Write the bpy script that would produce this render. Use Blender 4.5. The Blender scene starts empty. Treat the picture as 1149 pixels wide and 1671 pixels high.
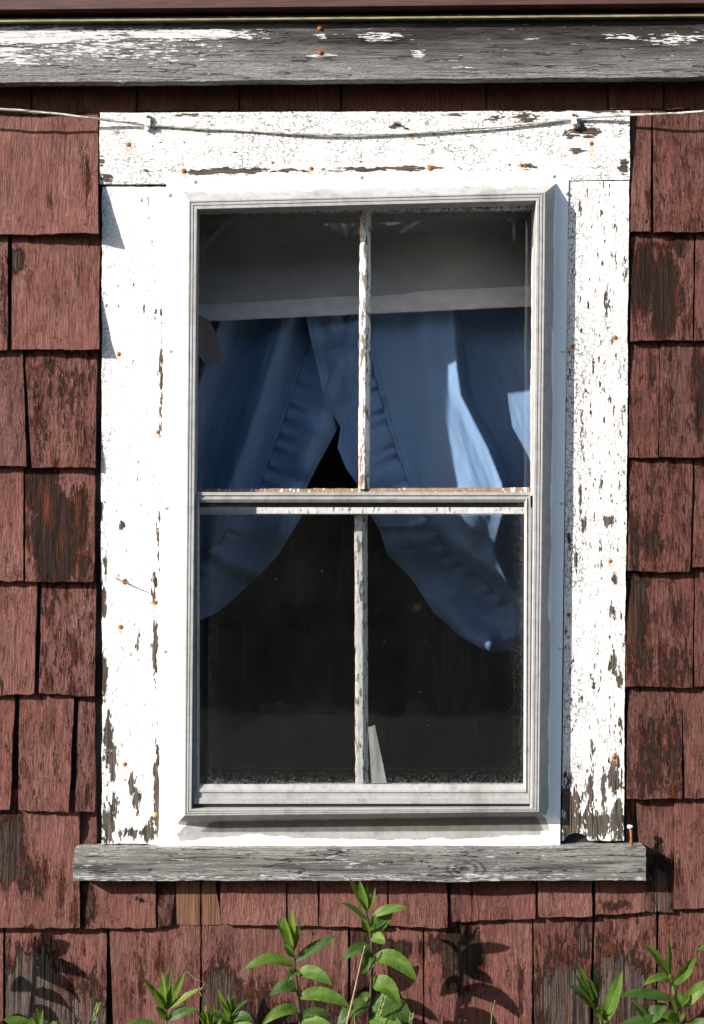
import bpy, math, random
import numpy as np
from mathutils import Vector

random.seed(7)
SC = bpy.context.scene
COL = SC.collection
R = math.radians

# ------------------------------------------------------------------ camera, sky, sun
D = 2.5                     # metres from the lens to the wall plane (y = 0); 1 mm of wall per pixel of the photograph
GZ = 0.45                   # height of the bottom of the picture above the ground
CZ = 0.8355 + GZ
cam_d = bpy.data.cameras.new('camera'); cam = bpy.data.objects.new('camera', cam_d); COL.objects.link(cam)
cam.location = (0, -D, CZ); cam.rotation_euler = (R(90), 0, 0)
cam_d.sensor_fit = 'VERTICAL'; cam_d.sensor_height = 36; cam_d.lens = 36 * D / 1.671
cam_d.clip_start = 0.05; cam_d.clip_end = 500
SC.camera = cam

SUN = Vector((1.6, 1.0, -0.86)).normalized()
SC.world = bpy.data.worlds.new('World'); SC.world.use_nodes = True
wn = SC.world.node_tree
sky = wn.nodes.new('ShaderNodeTexSky'); sky.sky_type = 'NISHITA'; sky.sun_disc = False
sky.sun_elevation = math.asin(-SUN.z); sky.sun_rotation = math.atan2(-SUN.x, -SUN.y)
sky.air_density = 1.0; sky.dust_density = 1.2
wn.links.new(sky.outputs[0], wn.nodes['Background'].inputs[0])
wn.nodes['Background'].inputs[1].default_value = 0.115
sun_d = bpy.data.lights.new('sun', 'SUN'); sun_d.energy = 4.9; sun_d.angle = R(0.5); sun_d.color = (1, 0.95, 0.88)
sun = bpy.data.objects.new('sun', sun_d); COL.objects.link(sun)
sun.location = (-4, -4, 5); sun.rotation_euler = SUN.to_track_quat('-Z', 'Y').to_euler()
SC.view_settings.view_transform = 'Standard'; SC.view_settings.look = 'None'
SC.view_settings.exposure = 1.1; SC.view_settings.gamma = 1
SC.render.engine = 'CYCLES'
SC.cycles.use_denoising = True
SC.cycles.max_bounces = 8; SC.cycles.transparent_max_bounces = 16

# ------------------------------------------------------------------ helpers
def PX(px, py, y):          # photograph pixel seen at depth y -> world (arrays fine)
    k = 0.001 * (D + y) / D
    return (px - 574.5) * k, CZ + (835.5 - py) * k
def W(px, py, y):
    x, z = PX(px, py, y); return Vector((x, y, z))

def _h(ix, iy, s):
    n = (ix.astype(np.int64) * 374761393 + iy.astype(np.int64) * 668265263 + s * 974711) & 0x7fffffff
    n = ((n ^ (n >> 13)) * 1274126177) & 0x7fffffff
    return ((n ^ (n >> 16)) & 0xffff) / 65535.0
def vn(x, y, s=0):
    x = np.asarray(x, float); y = np.asarray(y, float)
    ix = np.floor(x); iy = np.floor(y); fx = x - ix; fy = y - iy
    fx = fx * fx * (3 - 2 * fx); fy = fy * fy * (3 - 2 * fy)
    a = _h(ix, iy, s); b = _h(ix + 1, iy, s); c = _h(ix, iy + 1, s); d = _h(ix + 1, iy + 1, s)
    return (a * (1 - fx) + b * fx) * (1 - fy) + (c * (1 - fx) + d * fx) * fy - 0.5
def fbm(x, y, s=0, o=4):
    t = 0; a = 1
    for k in range(o):
        t = t + a * vn(x, y, s + 31 * k); a *= .5; x = x * 2.03; y = y * 2.03
    return t
def lerpf(pts):             # [(pos, value), ...] -> function
    a = np.array(sorted(pts), float)
    return lambda t: np.interp(t, a[:, 0], a[:, 1])
def const(c): return lambda t: np.zeros_like(np.asarray(t, float)) + c

def link(name, me, m, parent=None):
    o = bpy.data.objects.new(name, me); COL.objects.link(o)
    if m is not None:
        for q in (m if isinstance(m, (list, tuple)) else [m]): me.materials.append(q)
    if parent is not None:
        o.parent = parent
        p = parent
        loc = Vector((0, 0, 0))
        while p is not None: loc += p.location; p = p.parent
        o.location = -loc
    return o
def thing(name, label, cat, loc=(0, 0, 0), group=None):
    o = bpy.data.objects.new(name, None); COL.objects.link(o); o.location = loc
    o.empty_display_size = .05
    return tag(o, label, cat, group)
def tag(o, label, cat, group=None):
    o['label'] = label; o['category'] = cat; o['kind'] = 'thing'
    if group: o['group'] = group
    return o
def meshf(name, V, F, smooth=None, attrs=None, mats=None):
    me = bpy.data.meshes.new(name)
    me.from_pydata([tuple(v) for v in V], [], [tuple(f) for f in F])
    if smooth is not None:
        me.polygons.foreach_set('use_smooth', np.array(smooth, dtype=bool))
    if mats is not None: me.polygons.foreach_set('material_index', np.array(mats, dtype=np.int32))
    for k, a in (attrs or {}).items():
        at = me.attributes.new(k, 'FLOAT', 'POINT'); at.data.foreach_set('value', np.asarray(a, np.float32).ravel())
    me.update(); return me

def panel(name, m, parent, xl, xr, zt, zb, yf, thick, step=4, attrs=None, flat=False, back=None):
    """a board: dense front sheet whose outline, relief and wear follow functions of the wall position (mm), with real edges"""
    f = lambda q: q if callable(q) else const(q)
    xl, xr, zt, zb = f(xl), f(xr), f(zt), f(zb)
    mx = .5 * (zt(600.) + zb(600.))
    w = float(abs(xr(mx) - xl(mx))); h = float(abs(zb(.5 * (xl(mx) + xr(mx))) - zt(.5 * (xl(mx) + xr(mx)))))
    nx = max(2, int(w / step)) + 1; nz = max(2, int(h / step)) + 1
    U, Vv = np.meshgrid(np.linspace(0, 1, nx), np.linspace(0, 1, nz))
    py = zt(600.) + Vv * (zb(600.) - zt(600.)); px = xl(py) + U * (xr(py) - xl(py))
    for _ in range(3):
        py = zt(px) + Vv * (zb(px) - zt(px)); px = xl(py) + U * (xr(py) - xl(py))
    y = (yf(px, py) if callable(yf) else np.zeros_like(px) + yf)
    X, Z = PX(px, py, y)
    n = nx * nz
    V = np.stack([X.ravel(), y.ravel(), Z.ravel()], 1)
    i = np.arange(n).reshape(nz, nx)
    F = np.stack([i[:-1, :-1], i[1:, :-1], i[1:, 1:], i[:-1, 1:]], -1).reshape(-1, 4)
    loop = np.concatenate([i[0, :-1], i[:-1, -1], i[-1, :0:-1], i[:0:-1, 0]])
    L = len(loop)
    e0 = V[loop]; e1 = e0.copy()
    th = thick(px.ravel()[loop], py.ravel()[loop]) if callable(thick) else thick
    e1[:, 1] = back if back is not None else e1[:, 1] + th
    V2 = np.concatenate([V, e0, e1])
    k = np.arange(L); k2 = (k + 1) % L
    S = np.stack([n + k, n + k2, n + L + k2, n + L + k], 1)
    Fs = F.tolist() + S.tolist() + [[n + L + q for q in range(L)][::-1]]
    sm = [not flat] * len(F) + [False] * (L + 1)
    at = {}
    for q, fn in (attrs or {}).items():
        a = fn(px, py).ravel() if callable(fn) else np.zeros(n) + fn
        at[q] = np.concatenate([a, a[loop], a[loop] * (q != 'rimdust')])
    return link(name, meshf(name, V2, Fs, sm, at), m, parent)

def boxes(name, m, parent, bs, bevel=0):
    """bs: list of (x0,x1,y0,y1,z0,z1) world boxes"""
    V = []; F = []
    for (x0, x1, y0, y1, z0, z1) in bs:
        b = len(V)
        V += [(x0, y0, z0), (x1, y0, z0), (x1, y1, z0), (x0, y1, z0), (x0, y0, z1), (x1, y0, z1), (x1, y1, z1), (x0, y1, z1)]
        F += [[b + q for q in f] for f in ((0, 3, 2, 1), (4, 5, 6, 7), (0, 1, 5, 4), (1, 2, 6, 5), (2, 3, 7, 6), (3, 0, 4, 7))]
    o = link(name, meshf(name, V, F), m, parent)
    if bevel:
        md = o.modifiers.new('b', 'BEVEL'); md.width = bevel; md.segments = 2
    return o
def tube(name, m, parent, pts, rad, n=8, cap=True):
    pts = [Vector(p) for p in pts]; V = []; F = []
    rad = rad if isinstance(rad, (list, tuple)) else [rad] * len(pts)
    for i, p in enumerate(pts):
        t = (pts[min(i + 1, len(pts) - 1)] - pts[max(i - 1, 0)]).normalized()
        a = t.cross(Vector((0.13, 1, .21))).normalized(); b = t.cross(a)
        for k in range(n):
            q = 2 * math.pi * k / n; V.append(p + rad[i] * (math.cos(q) * a + math.sin(q) * b))
    for i in range(len(pts) - 1):
        for k in range(n):
            F.append([i * n + k, i * n + (k + 1) % n, (i + 1) * n + (k + 1) % n, (i + 1) * n + k])
    if cap: F += [list(range(n))[::-1], [(len(pts) - 1) * n + k for k in range(n)]]
    return link(name, meshf(name, V, F, [True] * len(F)), m, parent)
def dome(name, m, parent, c, r, h, n=10):
    """flattened nail / screw head facing the camera side (-y), centre c on the board face"""
    V = []; F = []; rings = [(1, 0), (1, .35), (.86, .7), (.5, .95)]
    for rr, hh in rings:
        for k in range(n):
            a = 2 * math.pi * k / n; V.append((c[0] + r * rr * math.cos(a), c[1] + .001 - (h + .001) * hh, c[2] + r * rr * math.sin(a)))
    for i in range(len(rings) - 1):
        for k in range(n): F.append([i * n + k, i * n + (k + 1) % n, (i + 1) * n + (k + 1) % n, (i + 1) * n + k])
    F.append([(len(rings) - 1) * n + k for k in range(n)])
    return link(name, meshf(name, V, F, [True] * len(F)), m, parent)
def solid(name, m, parent, pts, y, t):
    """a flat cut-out with thickness from pixel outline"""
    n = len(pts); V = [W(a, b, y) for a, b in pts]; V += [v + Vector((0, t, 0)) for v in V]
    F = [list(range(n)), [n + k for k in range(n)][::-1]] + [[k, n + k, n + (k + 1) % n, (k + 1) % n] for k in range(n)]
    return link(name, meshf(name, V, F), m, parent)

# ------------------------------------------------------------------ node helpers
SOCK = bpy.types.NodeSocket
class NT:
    def __init__(s, name):
        s.m = bpy.data.materials.new(name); s.m.use_nodes = True; s.t = s.m.node_tree
        s.b = s.t.nodes['Principled BSDF']; s.out = s.t.nodes['Material Output']
        s.co = s.n('ShaderNodeTexCoord').outputs['Object']
    def n(s, typ, inp=None, **pr):
        q = s.t.nodes.new(typ)
        for k, v in pr.items(): setattr(q, k, v)
        for k, v in (inp or {}).items(): s.set(q.inputs[k], v)
        return q
    def set(s, so, v):
        if isinstance(v, SOCK): s.t.links.new(v, so)
        else: so.default_value = v
    def math(s, op, a, b=0.0, c=0.0, clamp=False):
        q = s.n('ShaderNodeMath', operation=op, use_clamp=clamp)
        s.set(q.inputs[0], a); s.set(q.inputs[1], b); s.set(q.inputs[2], c); return q.outputs[0]
    def mad(s, a, b, c): return s.math('MULTIPLY_ADD', a, b, c)
    def mix(s, f, a, b):
        q = s.n('ShaderNodeMix', data_type='RGBA')
        for i, v in ((0, f), (6, a), (7, b)):
            s.set(q.inputs[i], (*v, 1) if isinstance(v, tuple) and len(v) == 3 else v)
        return q.outputs[2]
    def step(s, v, a, b):
        q = s.n('ShaderNodeMapRange', interpolation_type='SMOOTHSTEP')
        s.set(q.inputs[0], v); s.set(q.inputs[1], a); s.set(q.inputs[2], b); return q.outputs[0]
    def noise(s, sc, detail=3, rough=.55, dist=0.0, off=(0, 0, 0), co=None):
        mp = s.n('ShaderNodeMapping', {'Vector': co or s.co, 'Scale': sc, 'Location': off})
        return s.n('ShaderNodeTexNoise', {'Vector': mp.outputs[0], 'Scale': 1.0, 'Detail': detail, 'Roughness': rough, 'Distortion': dist}).outputs[0]
    def cracks(s, sc, off=(0, 0, 0), warp=.0, rnd=1.0):
        mp = s.n('ShaderNodeMapping', {'Vector': s.co, 'Scale': sc, 'Location': off})
        v = mp.outputs[0]
        if warp:
            nz = s.n('ShaderNodeTexNoise', {'Vector': v, 'Scale': 1.3, 'Detail': 3.0})
            w2 = s.n('ShaderNodeVectorMath', {0: nz.outputs[1], 1: (warp, warp, warp)}, operation='MULTIPLY')
            v = s.n('ShaderNodeVectorMath', {0: v, 1: w2.outputs[0]}, operation='ADD').outputs[0]
        return s.n('ShaderNodeTexVoronoi', {'Vector': v, 'Scale': 1.0, 'Randomness': rnd}, feature='DISTANCE_TO_EDGE').outputs['Distance']
    def cells(s, sc, off=(0, 0, 0), warp=.0, rnd=1.0):
        mp = s.n('ShaderNodeMapping', {'Vector': s.co, 'Scale': sc, 'Location': off}); v = mp.outputs[0]
        if warp:
            nz = s.n('ShaderNodeTexNoise', {'Vector': v, 'Scale': 1.3, 'Detail': 3.0})
            w2 = s.n('ShaderNodeVectorMath', {0: nz.outputs[1], 1: (warp, warp, warp)}, operation='MULTIPLY')
            v = s.n('ShaderNodeVectorMath', {0: v, 1: w2.outputs[0]}, operation='ADD').outputs[0]
        return s.n('ShaderNodeSeparateColor', {0: s.n('ShaderNodeTexVoronoi', {'Vector': v, 'Scale': 1.0, 'Randomness': rnd}).outputs['Color']}).outputs[0]
    def attr(s, name, typ='GEOMETRY'): return s.n('ShaderNodeAttribute', attribute_name=name, attribute_type=typ).outputs['Fac']
    def bump(s, h, dist, strength=1.0, prev=None):
        q = s.n('ShaderNodeBump', {'Height': h, 'Distance': dist, 'Strength': strength})
        if prev is not None: s.set(q.inputs['Normal'], prev)
        return q.outputs[0]
    def fin(s, col=None, rough=None, nrm=None, **kw):
        if col is not None: s.set(s.b.inputs['Base Color'], (*col, 1) if isinstance(col, tuple) and len(col) == 3 else col)
        if rough is not None: s.set(s.b.inputs['Roughness'], rough)
        if nrm is not None: s.set(s.b.inputs['Normal'], nrm)
        for k, v in kw.items(): s.set(s.b.inputs[k.replace('_', ' ')], v)
        return s.m

# ------------------------------------------------------------------ materials
def shingle_mat():
    s = NT('red_shingle_paint')
    wear = s.attr('wear'); tint = s.attr('tint', 'OBJECT'); wt = s.attr('woodtone', 'OBJECT')
    flake = s.noise((75, 75, 21), 8, .66, .2)
    fine = s.noise((380, 100, 60), 4, .65)
    grain = s.noise((560, 40, 9), 4, .7)
    rump = s.noise((130, 110, 15), 7, .64, .6)
    big = s.noise((9, 9, 7), 3)
    cell = s.cells((210, 90, 40), warp=.7); cell2 = s.cells((330, 90, 75), (5, 5, 5), warp=.7)
    v = s.math('ADD', wear, s.mad(flake, 1.5, -.75)); v = s.math('ADD', v, s.mad(grain, .14, -.07)); v = s.math('ADD', v, s.mad(cell, .20, -.10)); v = s.math('ADD', v, s.mad(cell2, .10, -.05))
    m1 = s.step(v, .505, .52); m2 = s.step(v, .665, .685)
    zone = s.step(s.math('ADD', wear, s.mad(s.noise((22, 22, 13), 3, .6, 0, (1, 4, 2)), .5, -.25)), .17, .40)      # how crazed the paint is hereabouts
    fr = s.noise((105, 80, 8), 6, .64, .35, (3, 1, 5)); fr2 = s.noise((270, 80, 22), 5, .65, .3, (8, 2, 1))
    c1 = s.math('MULTIPLY', s.step(s.math('ABSOLUTE', s.math('SUBTRACT', fr, .5)), .018, .006), s.math('MULTIPLY', s.step(flake, .44, .56), s.mad(zone, .75, .25)))
    c2 = s.math('MULTIPLY', s.step(s.math('ABSOLUTE', s.math('SUBTRACT', fr2, .5)), .020, .006), s.math('MULTIPLY', s.step(rump, .46, .56), zone))
    crack = s.math('MAXIMUM', c1, s.math('MULTIPLY', c2, .8))
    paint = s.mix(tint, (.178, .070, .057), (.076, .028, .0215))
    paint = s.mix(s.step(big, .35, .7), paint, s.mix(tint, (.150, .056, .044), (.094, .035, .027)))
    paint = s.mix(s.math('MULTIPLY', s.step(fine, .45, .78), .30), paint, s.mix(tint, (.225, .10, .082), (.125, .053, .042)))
    paint = s.mix(s.math('MULTIPLY', s.step(rump, .46, .30), s.mad(zone, .45, .15)), paint, (.045, .017, .013))
    red = s.mix(s.step(grain, .38, .64), (.050, .013, .007), (.125, .033, .016))
    wd = s.mix(s.step(grain, .36, .64), (.008, .005, .004), (.036, .018, .012))
    wg = s.mix(s.step(grain, .38, .62), (.020, .014, .012), (.135, .104, .088))
    wood = s.mix(wt, wd, wg)
    wood = s.mix(s.math('MULTIPLY', s.step(s.noise((55, 40, 10), 5, .65, .2, (7, 0, 2)), .53, .64), .7), wood, red)
    chip = s.step(s.math('ADD', s.math('ADD', s.noise((105, 80, 27), 5, .6, .25, (2, 7, 4)), s.mad(cell2, .10, -.05)), s.mad(wear, .62, -.16)), .665, .68)
    rnd = s.n('ShaderNodeObjectInfo').outputs['Random']
    paint = s.mix(s.math('MULTIPLY', s.step(rnd, .45, .0), .55), paint, s.mix(tint, (.115, .056, .047), (.060, .030, .025)))
    paint = s.mix(s.math('MULTIPLY', s.step(rnd, .6, 1.0), .5), paint, s.mix(tint, (.21, .105, .090), (.098, .034, .022)))
    fade = s.step(s.noise((16, 16, 8), 4, .65, .3, (2, 2, 9)), .46, .68)
    paint = s.mix(s.math('MULTIPLY', fade, .45), paint, s.mix(tint, (.21, .108, .092), (.118, .058, .047)))
    paint = s.mix(s.math('MULTIPLY', s.step(s.noise((20, 20, 10), 5, .68, .4, (9, 2, 2)), .50, .66), .5), paint, s.mix(tint, (.085, .033, .026), (.040, .016, .013)))
    c = s.mix(m1, paint, red); c = s.mix(chip, c, s.mix(grain, (.010, .005, .004), (.045, .017, .011))); c = s.mix(m2, c, wood)
    rim = s.math('MULTIPLY', s.step(v, .42, .50), s.math('SUBTRACT', 1, m1))
    c = s.mix(s.math('MULTIPLY', rim, .30), c, s.mix(tint, (.25, .12, .10), (.155, .074, .062)))
    c = s.mix(s.math('MULTIPLY', crack, s.math('SUBTRACT', 1, m2)), c, (.009, .0045, .0035))
    hgt = s.math('SUBTRACT', 1.0, s.math('ADD', s.math('MULTIPLY', m1, .6), s.math('MULTIPLY', m2, .4)))
    hgt = s.math('SUBTRACT', hgt, s.math('MAXIMUM', crack, chip))
    hgt = s.math('ADD', hgt, s.math('MULTIPLY', rim, .5))
    b = s.bump(s.math('ADD', s.math('MULTIPLY', rump, 1.0), s.math('MULTIPLY', grain, s.mad(m1, .30, .14))), .0072)
    b = s.bump(fine, .0024, 1, b); b = s.bump(hgt, .0038, 1, b)
    return s.fin(c, s.mad(m1, .15, .72), b, Specular_IOR_Level=.12)
def white_mat(name, wood=((.018, .014, .011), (.105, .085, .068)), horizontal=False, thr=.5, cr=.85):
    s = NT(name)
    wear = s.attr('wear'); rust = s.attr('rust'); dirt = s.attr('dirt')
    q = (lambda a, b: (b, 100, a)) if horizontal else (lambda a, b: (a, 100, b))
    flake = s.noise(q(150, 42), 5, .6, .25); fine = s.noise(q(420, 45), 3, .6)
    grain = s.noise(q(480, 16), 3, .6)
    cell = s.cells(q(260, 66), warp=.35); cell2 = s.cells(q(420, 150), (3, 3, 3), warp=.6)
    v = s.math('ADD', wear, s.mad(flake, .95, -.475)); v = s.math('ADD', v, s.mad(fine, .10, -.05)); v = s.math('ADD', v, s.math('ADD', s.mad(cell, .46, -.23), s.mad(cell2, .24, -.12)))
    m = s.step(v, thr - .008, thr + .008)
    d1 = s.cracks(q(175, 105), warp=.9, rnd=.8); d2 = s.cracks(q(420, 60), (4, 4, 4), warp=.9)
    net = s.attr('net')
    dens = s.noise(q(16, 9), 5, .7); seg = s.noise((140, 140, 140), 3, .6)
    k1 = s.math('MULTIPLY', s.math('MULTIPLY', s.step(d1, .085, .03), net), s.math('MULTIPLY', s.step(dens, .38, .54), s.step(seg, .36, .50)))
    k2 = s.math('MULTIPLY', s.step(d2, .11, .03), s.math('MULTIPLY', s.step(dens, .62, .40), s.step(seg, .56, .42)))
    k = s.math('MAXIMUM', k1, s.math('MULTIPLY', k2, .65))
    paint = s.mix(s.step(s.noise((30, 30, 12), 4), .35, .7), (.70, .695, .675), (.76, .755, .74))
    paint = s.mix(s.math('MULTIPLY', k, cr), paint, (.06, .052, .045))
    wd = s.mix(s.step(grain, .34, .66), wood[0], wood[1])
    wd = s.mix(s.math('MULTIPLY', s.step(s.noise((25, 25, 12), 3, .6, 0, (2, 9, 1)), .52, .7), .5), wd, (.09, .042, .024))
    rim = s.math('MULTIPLY', s.step(v, thr - .10, thr - .02), .35)
    paint = s.mix(rim, paint, (.52, .48, .42))
    c = s.mix(m, paint, wd)
    c = s.mix(s.math('MULTIPLY', dirt, .9, clamp=True), c, (.30, .285, .26))
    rn = s.math('MULTIPLY', rust, s.mad(s.noise((160, 160, 90), 3), 1.4, .1), clamp=True)
    c = s.mix(rn, c, (.45, .19, .035))
    h = s.math('SUBTRACT', s.math('SUBTRACT', 1.0, s.math('MULTIPLY', k, .5)), m)
    h = s.math('ADD', h, s.math('MULTIPLY', grain, s.mad(m, .6, .06)))
    b = s.bump(s.noise(q(60, 22), 3), .0022)
    b = s.bump(h, .0011, 1, b)
    return s.fin(c, s.mad(m, .25, .5), b, Specular_IOR_Level=.3)
def weathered(name, dark, light, paint=(.58, .575, .57)):
    """long grey board, paint left in horizontal flakes; 'tone' 0 brown - 1 pale grey, 'wear' 1 bare"""
    s = NT(name)
    wear = s.attr('wear'); tone = s.attr('tone'); rust = s.attr('rust')
    flake = s.noise((15, 90, 260), 8, .7, .1); grain = s.noise((9, 90, 620), 5, .7); mid = s.noise((60, 90, 420), 4, .7)
    v = s.math('ADD', wear, s.mad(flake, 1.7, -.85)); v = s.math('ADD', v, s.mad(mid, .9, -.45)); v = s.math('ADD', v, s.mad(s.cells((85, 90, 520), warp=.7), .45, -.22))
    m = s.step(v, .48, .51)
    lo = s.mix(s.step(grain, .3, .68), dark[0], dark[1]); hi = s.mix(s.step(grain, .3, .66), light[0], light[1])
    tn = s.math('ADD', tone, s.mad(s.noise((14, 30, 60), 4, .6), .8, -.4), clamp=True)
    wd = s.mix(tn, lo, hi)
    ck = s.math('MULTIPLY', s.step(s.cracks((60, 90, 330), warp=.9), .07, .015), s.math('MULTIPLY', tn, .6))
    wd = s.mix(ck, wd, (.035, .03, .028))
    split = s.step(s.math('ABSOLUTE', s.math('SUBTRACT', s.noise((5, 30, 90), 3, .5, .3, (1, 1, 6)), .5)), .010, .003)
    wd = s.mix(s.math('MULTIPLY', split, .85), wd, (.012, .010, .009))
    c = s.mix(m, paint, wd)
    c = s.mix(s.math('MULTIPLY', rust, 1.0, clamp=True), c, (.30, .12, .03))
    h = s.math('SUBTRACT', 1.0, m); h = s.math('ADD', h, s.math('MULTIPLY', grain, .8)); h = s.math('SUBTRACT', h, split)
    b = s.bump(mid, .0024); b = s.bump(h, .0012, 1, b)
    return s.fin(c, .8, b, Specular_IOR_Level=.15)
def alu_mat():
    s = NT('aluminium_frame')
    pt = s.attr('paint')
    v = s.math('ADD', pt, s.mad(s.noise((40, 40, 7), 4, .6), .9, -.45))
    m = s.step(v, .48, .53)
    st = s.noise((300, 100, 6), 3); sp = s.noise((60, 60, 60), 5, .7)
    a = s.mix(s.step(sp, .42, .75), (.33, .326, .318), (.22, .217, .21))
    a = s.mix(s.math('MULTIPLY', s.step(st, .5, .75), .35), a, (.36, .355, .345))
    a = s.mix(s.math('MULTIPLY', s.step(s.noise((16, 16, 4), 5, .7, 0, (4, 4, 4)), .48, .72), .5), a, (.15, .14, .125))
    p = s.mix(s.step(s.noise((18, 18, 5), 3), .4, .7), (.83, .83, .83), (.78, .78, .775))
    p = s.mix(s.math('MULTIPLY', s.step(s.noise((120, 120, 5), 5, .7, 0, (6, 1, 4)), .55, .75), .4), p, (.45, .44, .42))
    a = s.mix(s.math('MULTIPLY', s.step(v, -.15, -.45), s.mad(sp, .5, .6)), a, (.075, .068, .056))  # bottom of the frame: brown staining plus shade painted in under the profile
    c = s.mix(m, a, p)
    return s.fin(c, s.mad(m, .05, .42), s.bump(s.math('ADD', s.math('MULTIPLY', m, .6), s.math('MULTIPLY', st, .15)), .0008), Metallic=0.0, Specular_IOR_Level=.4)
def plain(name, col, rough=.6, var=.25, sc=(60, 60, 60), bump=.0006, **kw):
    s = NT(name); nz = s.noise(sc, 4, .6)
    c = s.mix(s.step(nz, .3, .7), tuple(q * (1 - var) for q in col), tuple(min(1, q * (1 + var)) for q in col))
    return s.fin(c, rough, s.bump(nz, bump), **kw)
def rust_mat():
    s = NT('rusty_iron'); nz = s.noise((420, 420, 420), 4, .7)
    return s.fin(s.mix(s.step(nz, .35, .65), (.09, .025, .008), (.34, .13, .03)), .85, s.bump(nz, .001))
def cloth_mat(name='blue_cloth', col=(.285, .45, .72)):
    s = NT(name)
    x = s.n('ShaderNodeTexWave', {'Vector': s.co, 'Scale': 420.0, 'Distortion': .6}, bands_direction='X').outputs['Fac']
    z = s.n('ShaderNodeTexWave', {'Vector': s.co, 'Scale': 420.0, 'Distortion': .6}, bands_direction='Z').outputs['Fac']
    wv = s.math('ADD', s.math('MULTIPLY', x, .5), s.math('MULTIPLY', z, .5))
    seam = s.attr('seam')
    c = s.mix(s.math('MULTIPLY', wv, .35), tuple(q * 1.05 for q in col), tuple(q * .8 for q in col))
    c = s.mix(s.math('MULTIPLY', s.step(s.noise((14, 14, 14), 4, .6), .42, .72), .25), c, tuple(q * .72 for q in col))
    c = s.mix(s.math('MULTIPLY', seam, .5, clamp=True), c, tuple(q * .4 for q in col))
    m = s.fin(c, .9, s.bump(wv, .0003), Specular_IOR_Level=.1)
    tr = s.n('ShaderNodeBsdfTranslucent', {'Color': c}); mx = s.n('ShaderNodeMixShader', {0: .12})
    s.t.links.new(s.b.outputs[0], mx.inputs[1]); s.t.links.new(tr.outputs[0], mx.inputs[2]); s.t.links.new(mx.outputs[0], s.out.inputs[0])
    return m
def glass_mat(name, dust=.0, wav=.0008, tint=(.95, .95, .95)):
    s = NT(name); s.t.nodes.remove(s.b)
    wavy = s.bump(s.noise((7, 7, 5), 2), wav * 6)
    gl = s.n('ShaderNodeBsdfGlossy', {'Color': (1, 1, 1, 1), 'Roughness': .02, 'Normal': wavy})
    tr = s.n('ShaderNodeBsdfTransparent', {'Color': (*tint, 1)})
    ge = s.n('ShaderNodeNewGeometry')
    cs = s.math('ABSOLUTE', s.n('ShaderNodeVectorMath', {0: ge.outputs['Normal'], 1: ge.outputs['Incoming']}, operation='DOT_PRODUCT').outputs['Value'])
    f = s.mad(s.math('POWER', s.math('SUBTRACT', 1.0, cs, clamp=True), 5.0), .958, .042)
    mx = s.n('ShaderNodeMixShader', {0: f}); s.t.links.new(tr.outputs[0], mx.inputs[1]); s.t.links.new(gl.outputs[0], mx.inputs[2])
    last = mx.outputs[0]
    if dust:
        spots = s.step(s.n('ShaderNodeTexVoronoi', {'Vector': s.co, 'Scale': 70.0}).outputs['Distance'],   .055, .02)
        keep = s.step(s.noise((30, 30, 30), 2, .5, 0, (5, 5, 5)), .50, .60)
        spots = s.math('MULTIPLY', spots, keep)
        streak = s.step(s.noise((260, 60, 9), 4, .65), .5, .8); cloud = s.step(s.noise((8, 8, 5), 4, .6), .35, .75)
        edge = s.attr('rimdust')
        grit = s.math('MULTIPLY', edge, s.step(s.noise((300, 300, 300), 3, .7), .45, .7))
        k = s.math('ADD', s.math('MULTIPLY', s.math('ADD', s.mad(streak, .7, .25), s.math('MULTIPLY', cloud, .6)), dust), s.math('MULTIPLY', spots, .45))
        k = s.math('ADD', k, s.math('MULTIPLY', grit, .3), clamp=True)
        df = s.n('ShaderNodeBsdfDiffuse', {'Color': (.55, .55, .53, 1)})
        m2 = s.n('ShaderNodeMixShader', {0: k}); s.t.links.new(last, m2.inputs[1]); s.t.links.new(df.outputs[0], m2.inputs[2]); last = m2.outputs[0]
    s.t.links.new(last, s.out.inputs[0]); return s.m
def leaf_mat(name, a, b, vein):
    s = NT(name)
    u = s.attr('lu'); t = s.attr('lt')
    au = s.math('ABSOLUTE', u)
    mid = s.step(au, .09, .02)
    ph = s.math('SUBTRACT', s.math('MULTIPLY', t, 58.0), s.math('MULTIPLY', au, 9.0))
    ve = s.math('MULTIPLY', s.step(s.math('SINE', ph), .80, .97), .45)
    nz = s.noise((70, 70, 70), 4)
    rn = s.n('ShaderNodeObjectInfo').outputs['Random']
    c = s.mix(s.step(nz, .35, .68), a, b)
    c = s.mix(s.math('MULTIPLY', rn, .45), c, tuple(q * k for q, k in zip(b, (1.35, 1.1, .9))))
    c = s.mix(s.math('MULTIPLY', s.step(s.noise((150, 150, 150), 4, .7, 0, (3, 3, 3)), .64, .74), .5), c, (.09, .07, .02))
    c = s.mix(s.math('MAXIMUM', s.math('MULTIPLY', mid, .7), ve), c, vein)
    h = s.math('SUBTRACT', s.math('MULTIPLY', nz, .4), s.math('MAXIMUM', mid, ve))
    nb = s.bump(h, .0012)
    m = s.fin(c, .52, nb, Specular_IOR_Level=.35)
    tr = s.n('ShaderNodeBsdfTranslucent', {'Color': s.mix(.6, c, (.22, .30, .02)), 'Normal': nb}); mx = s.n('ShaderNodeMixShader', {0: .38})
    s.t.links.new(s.b.outputs[0], mx.inputs[1]); s.t.links.new(tr.outputs[0], mx.inputs[2]); s.t.links.new(mx.outputs[0], s.out.inputs[0])
    return m
def fir_mat():
    s = NT('fresh_cedar'); g = s.noise((520, 40, 10), 3, .6)
    return s.fin(s.mix(s.step(g, .36, .64), (.045, .018, .008), (.15, .062, .026)), .7, s.bump(g, .001))

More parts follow.
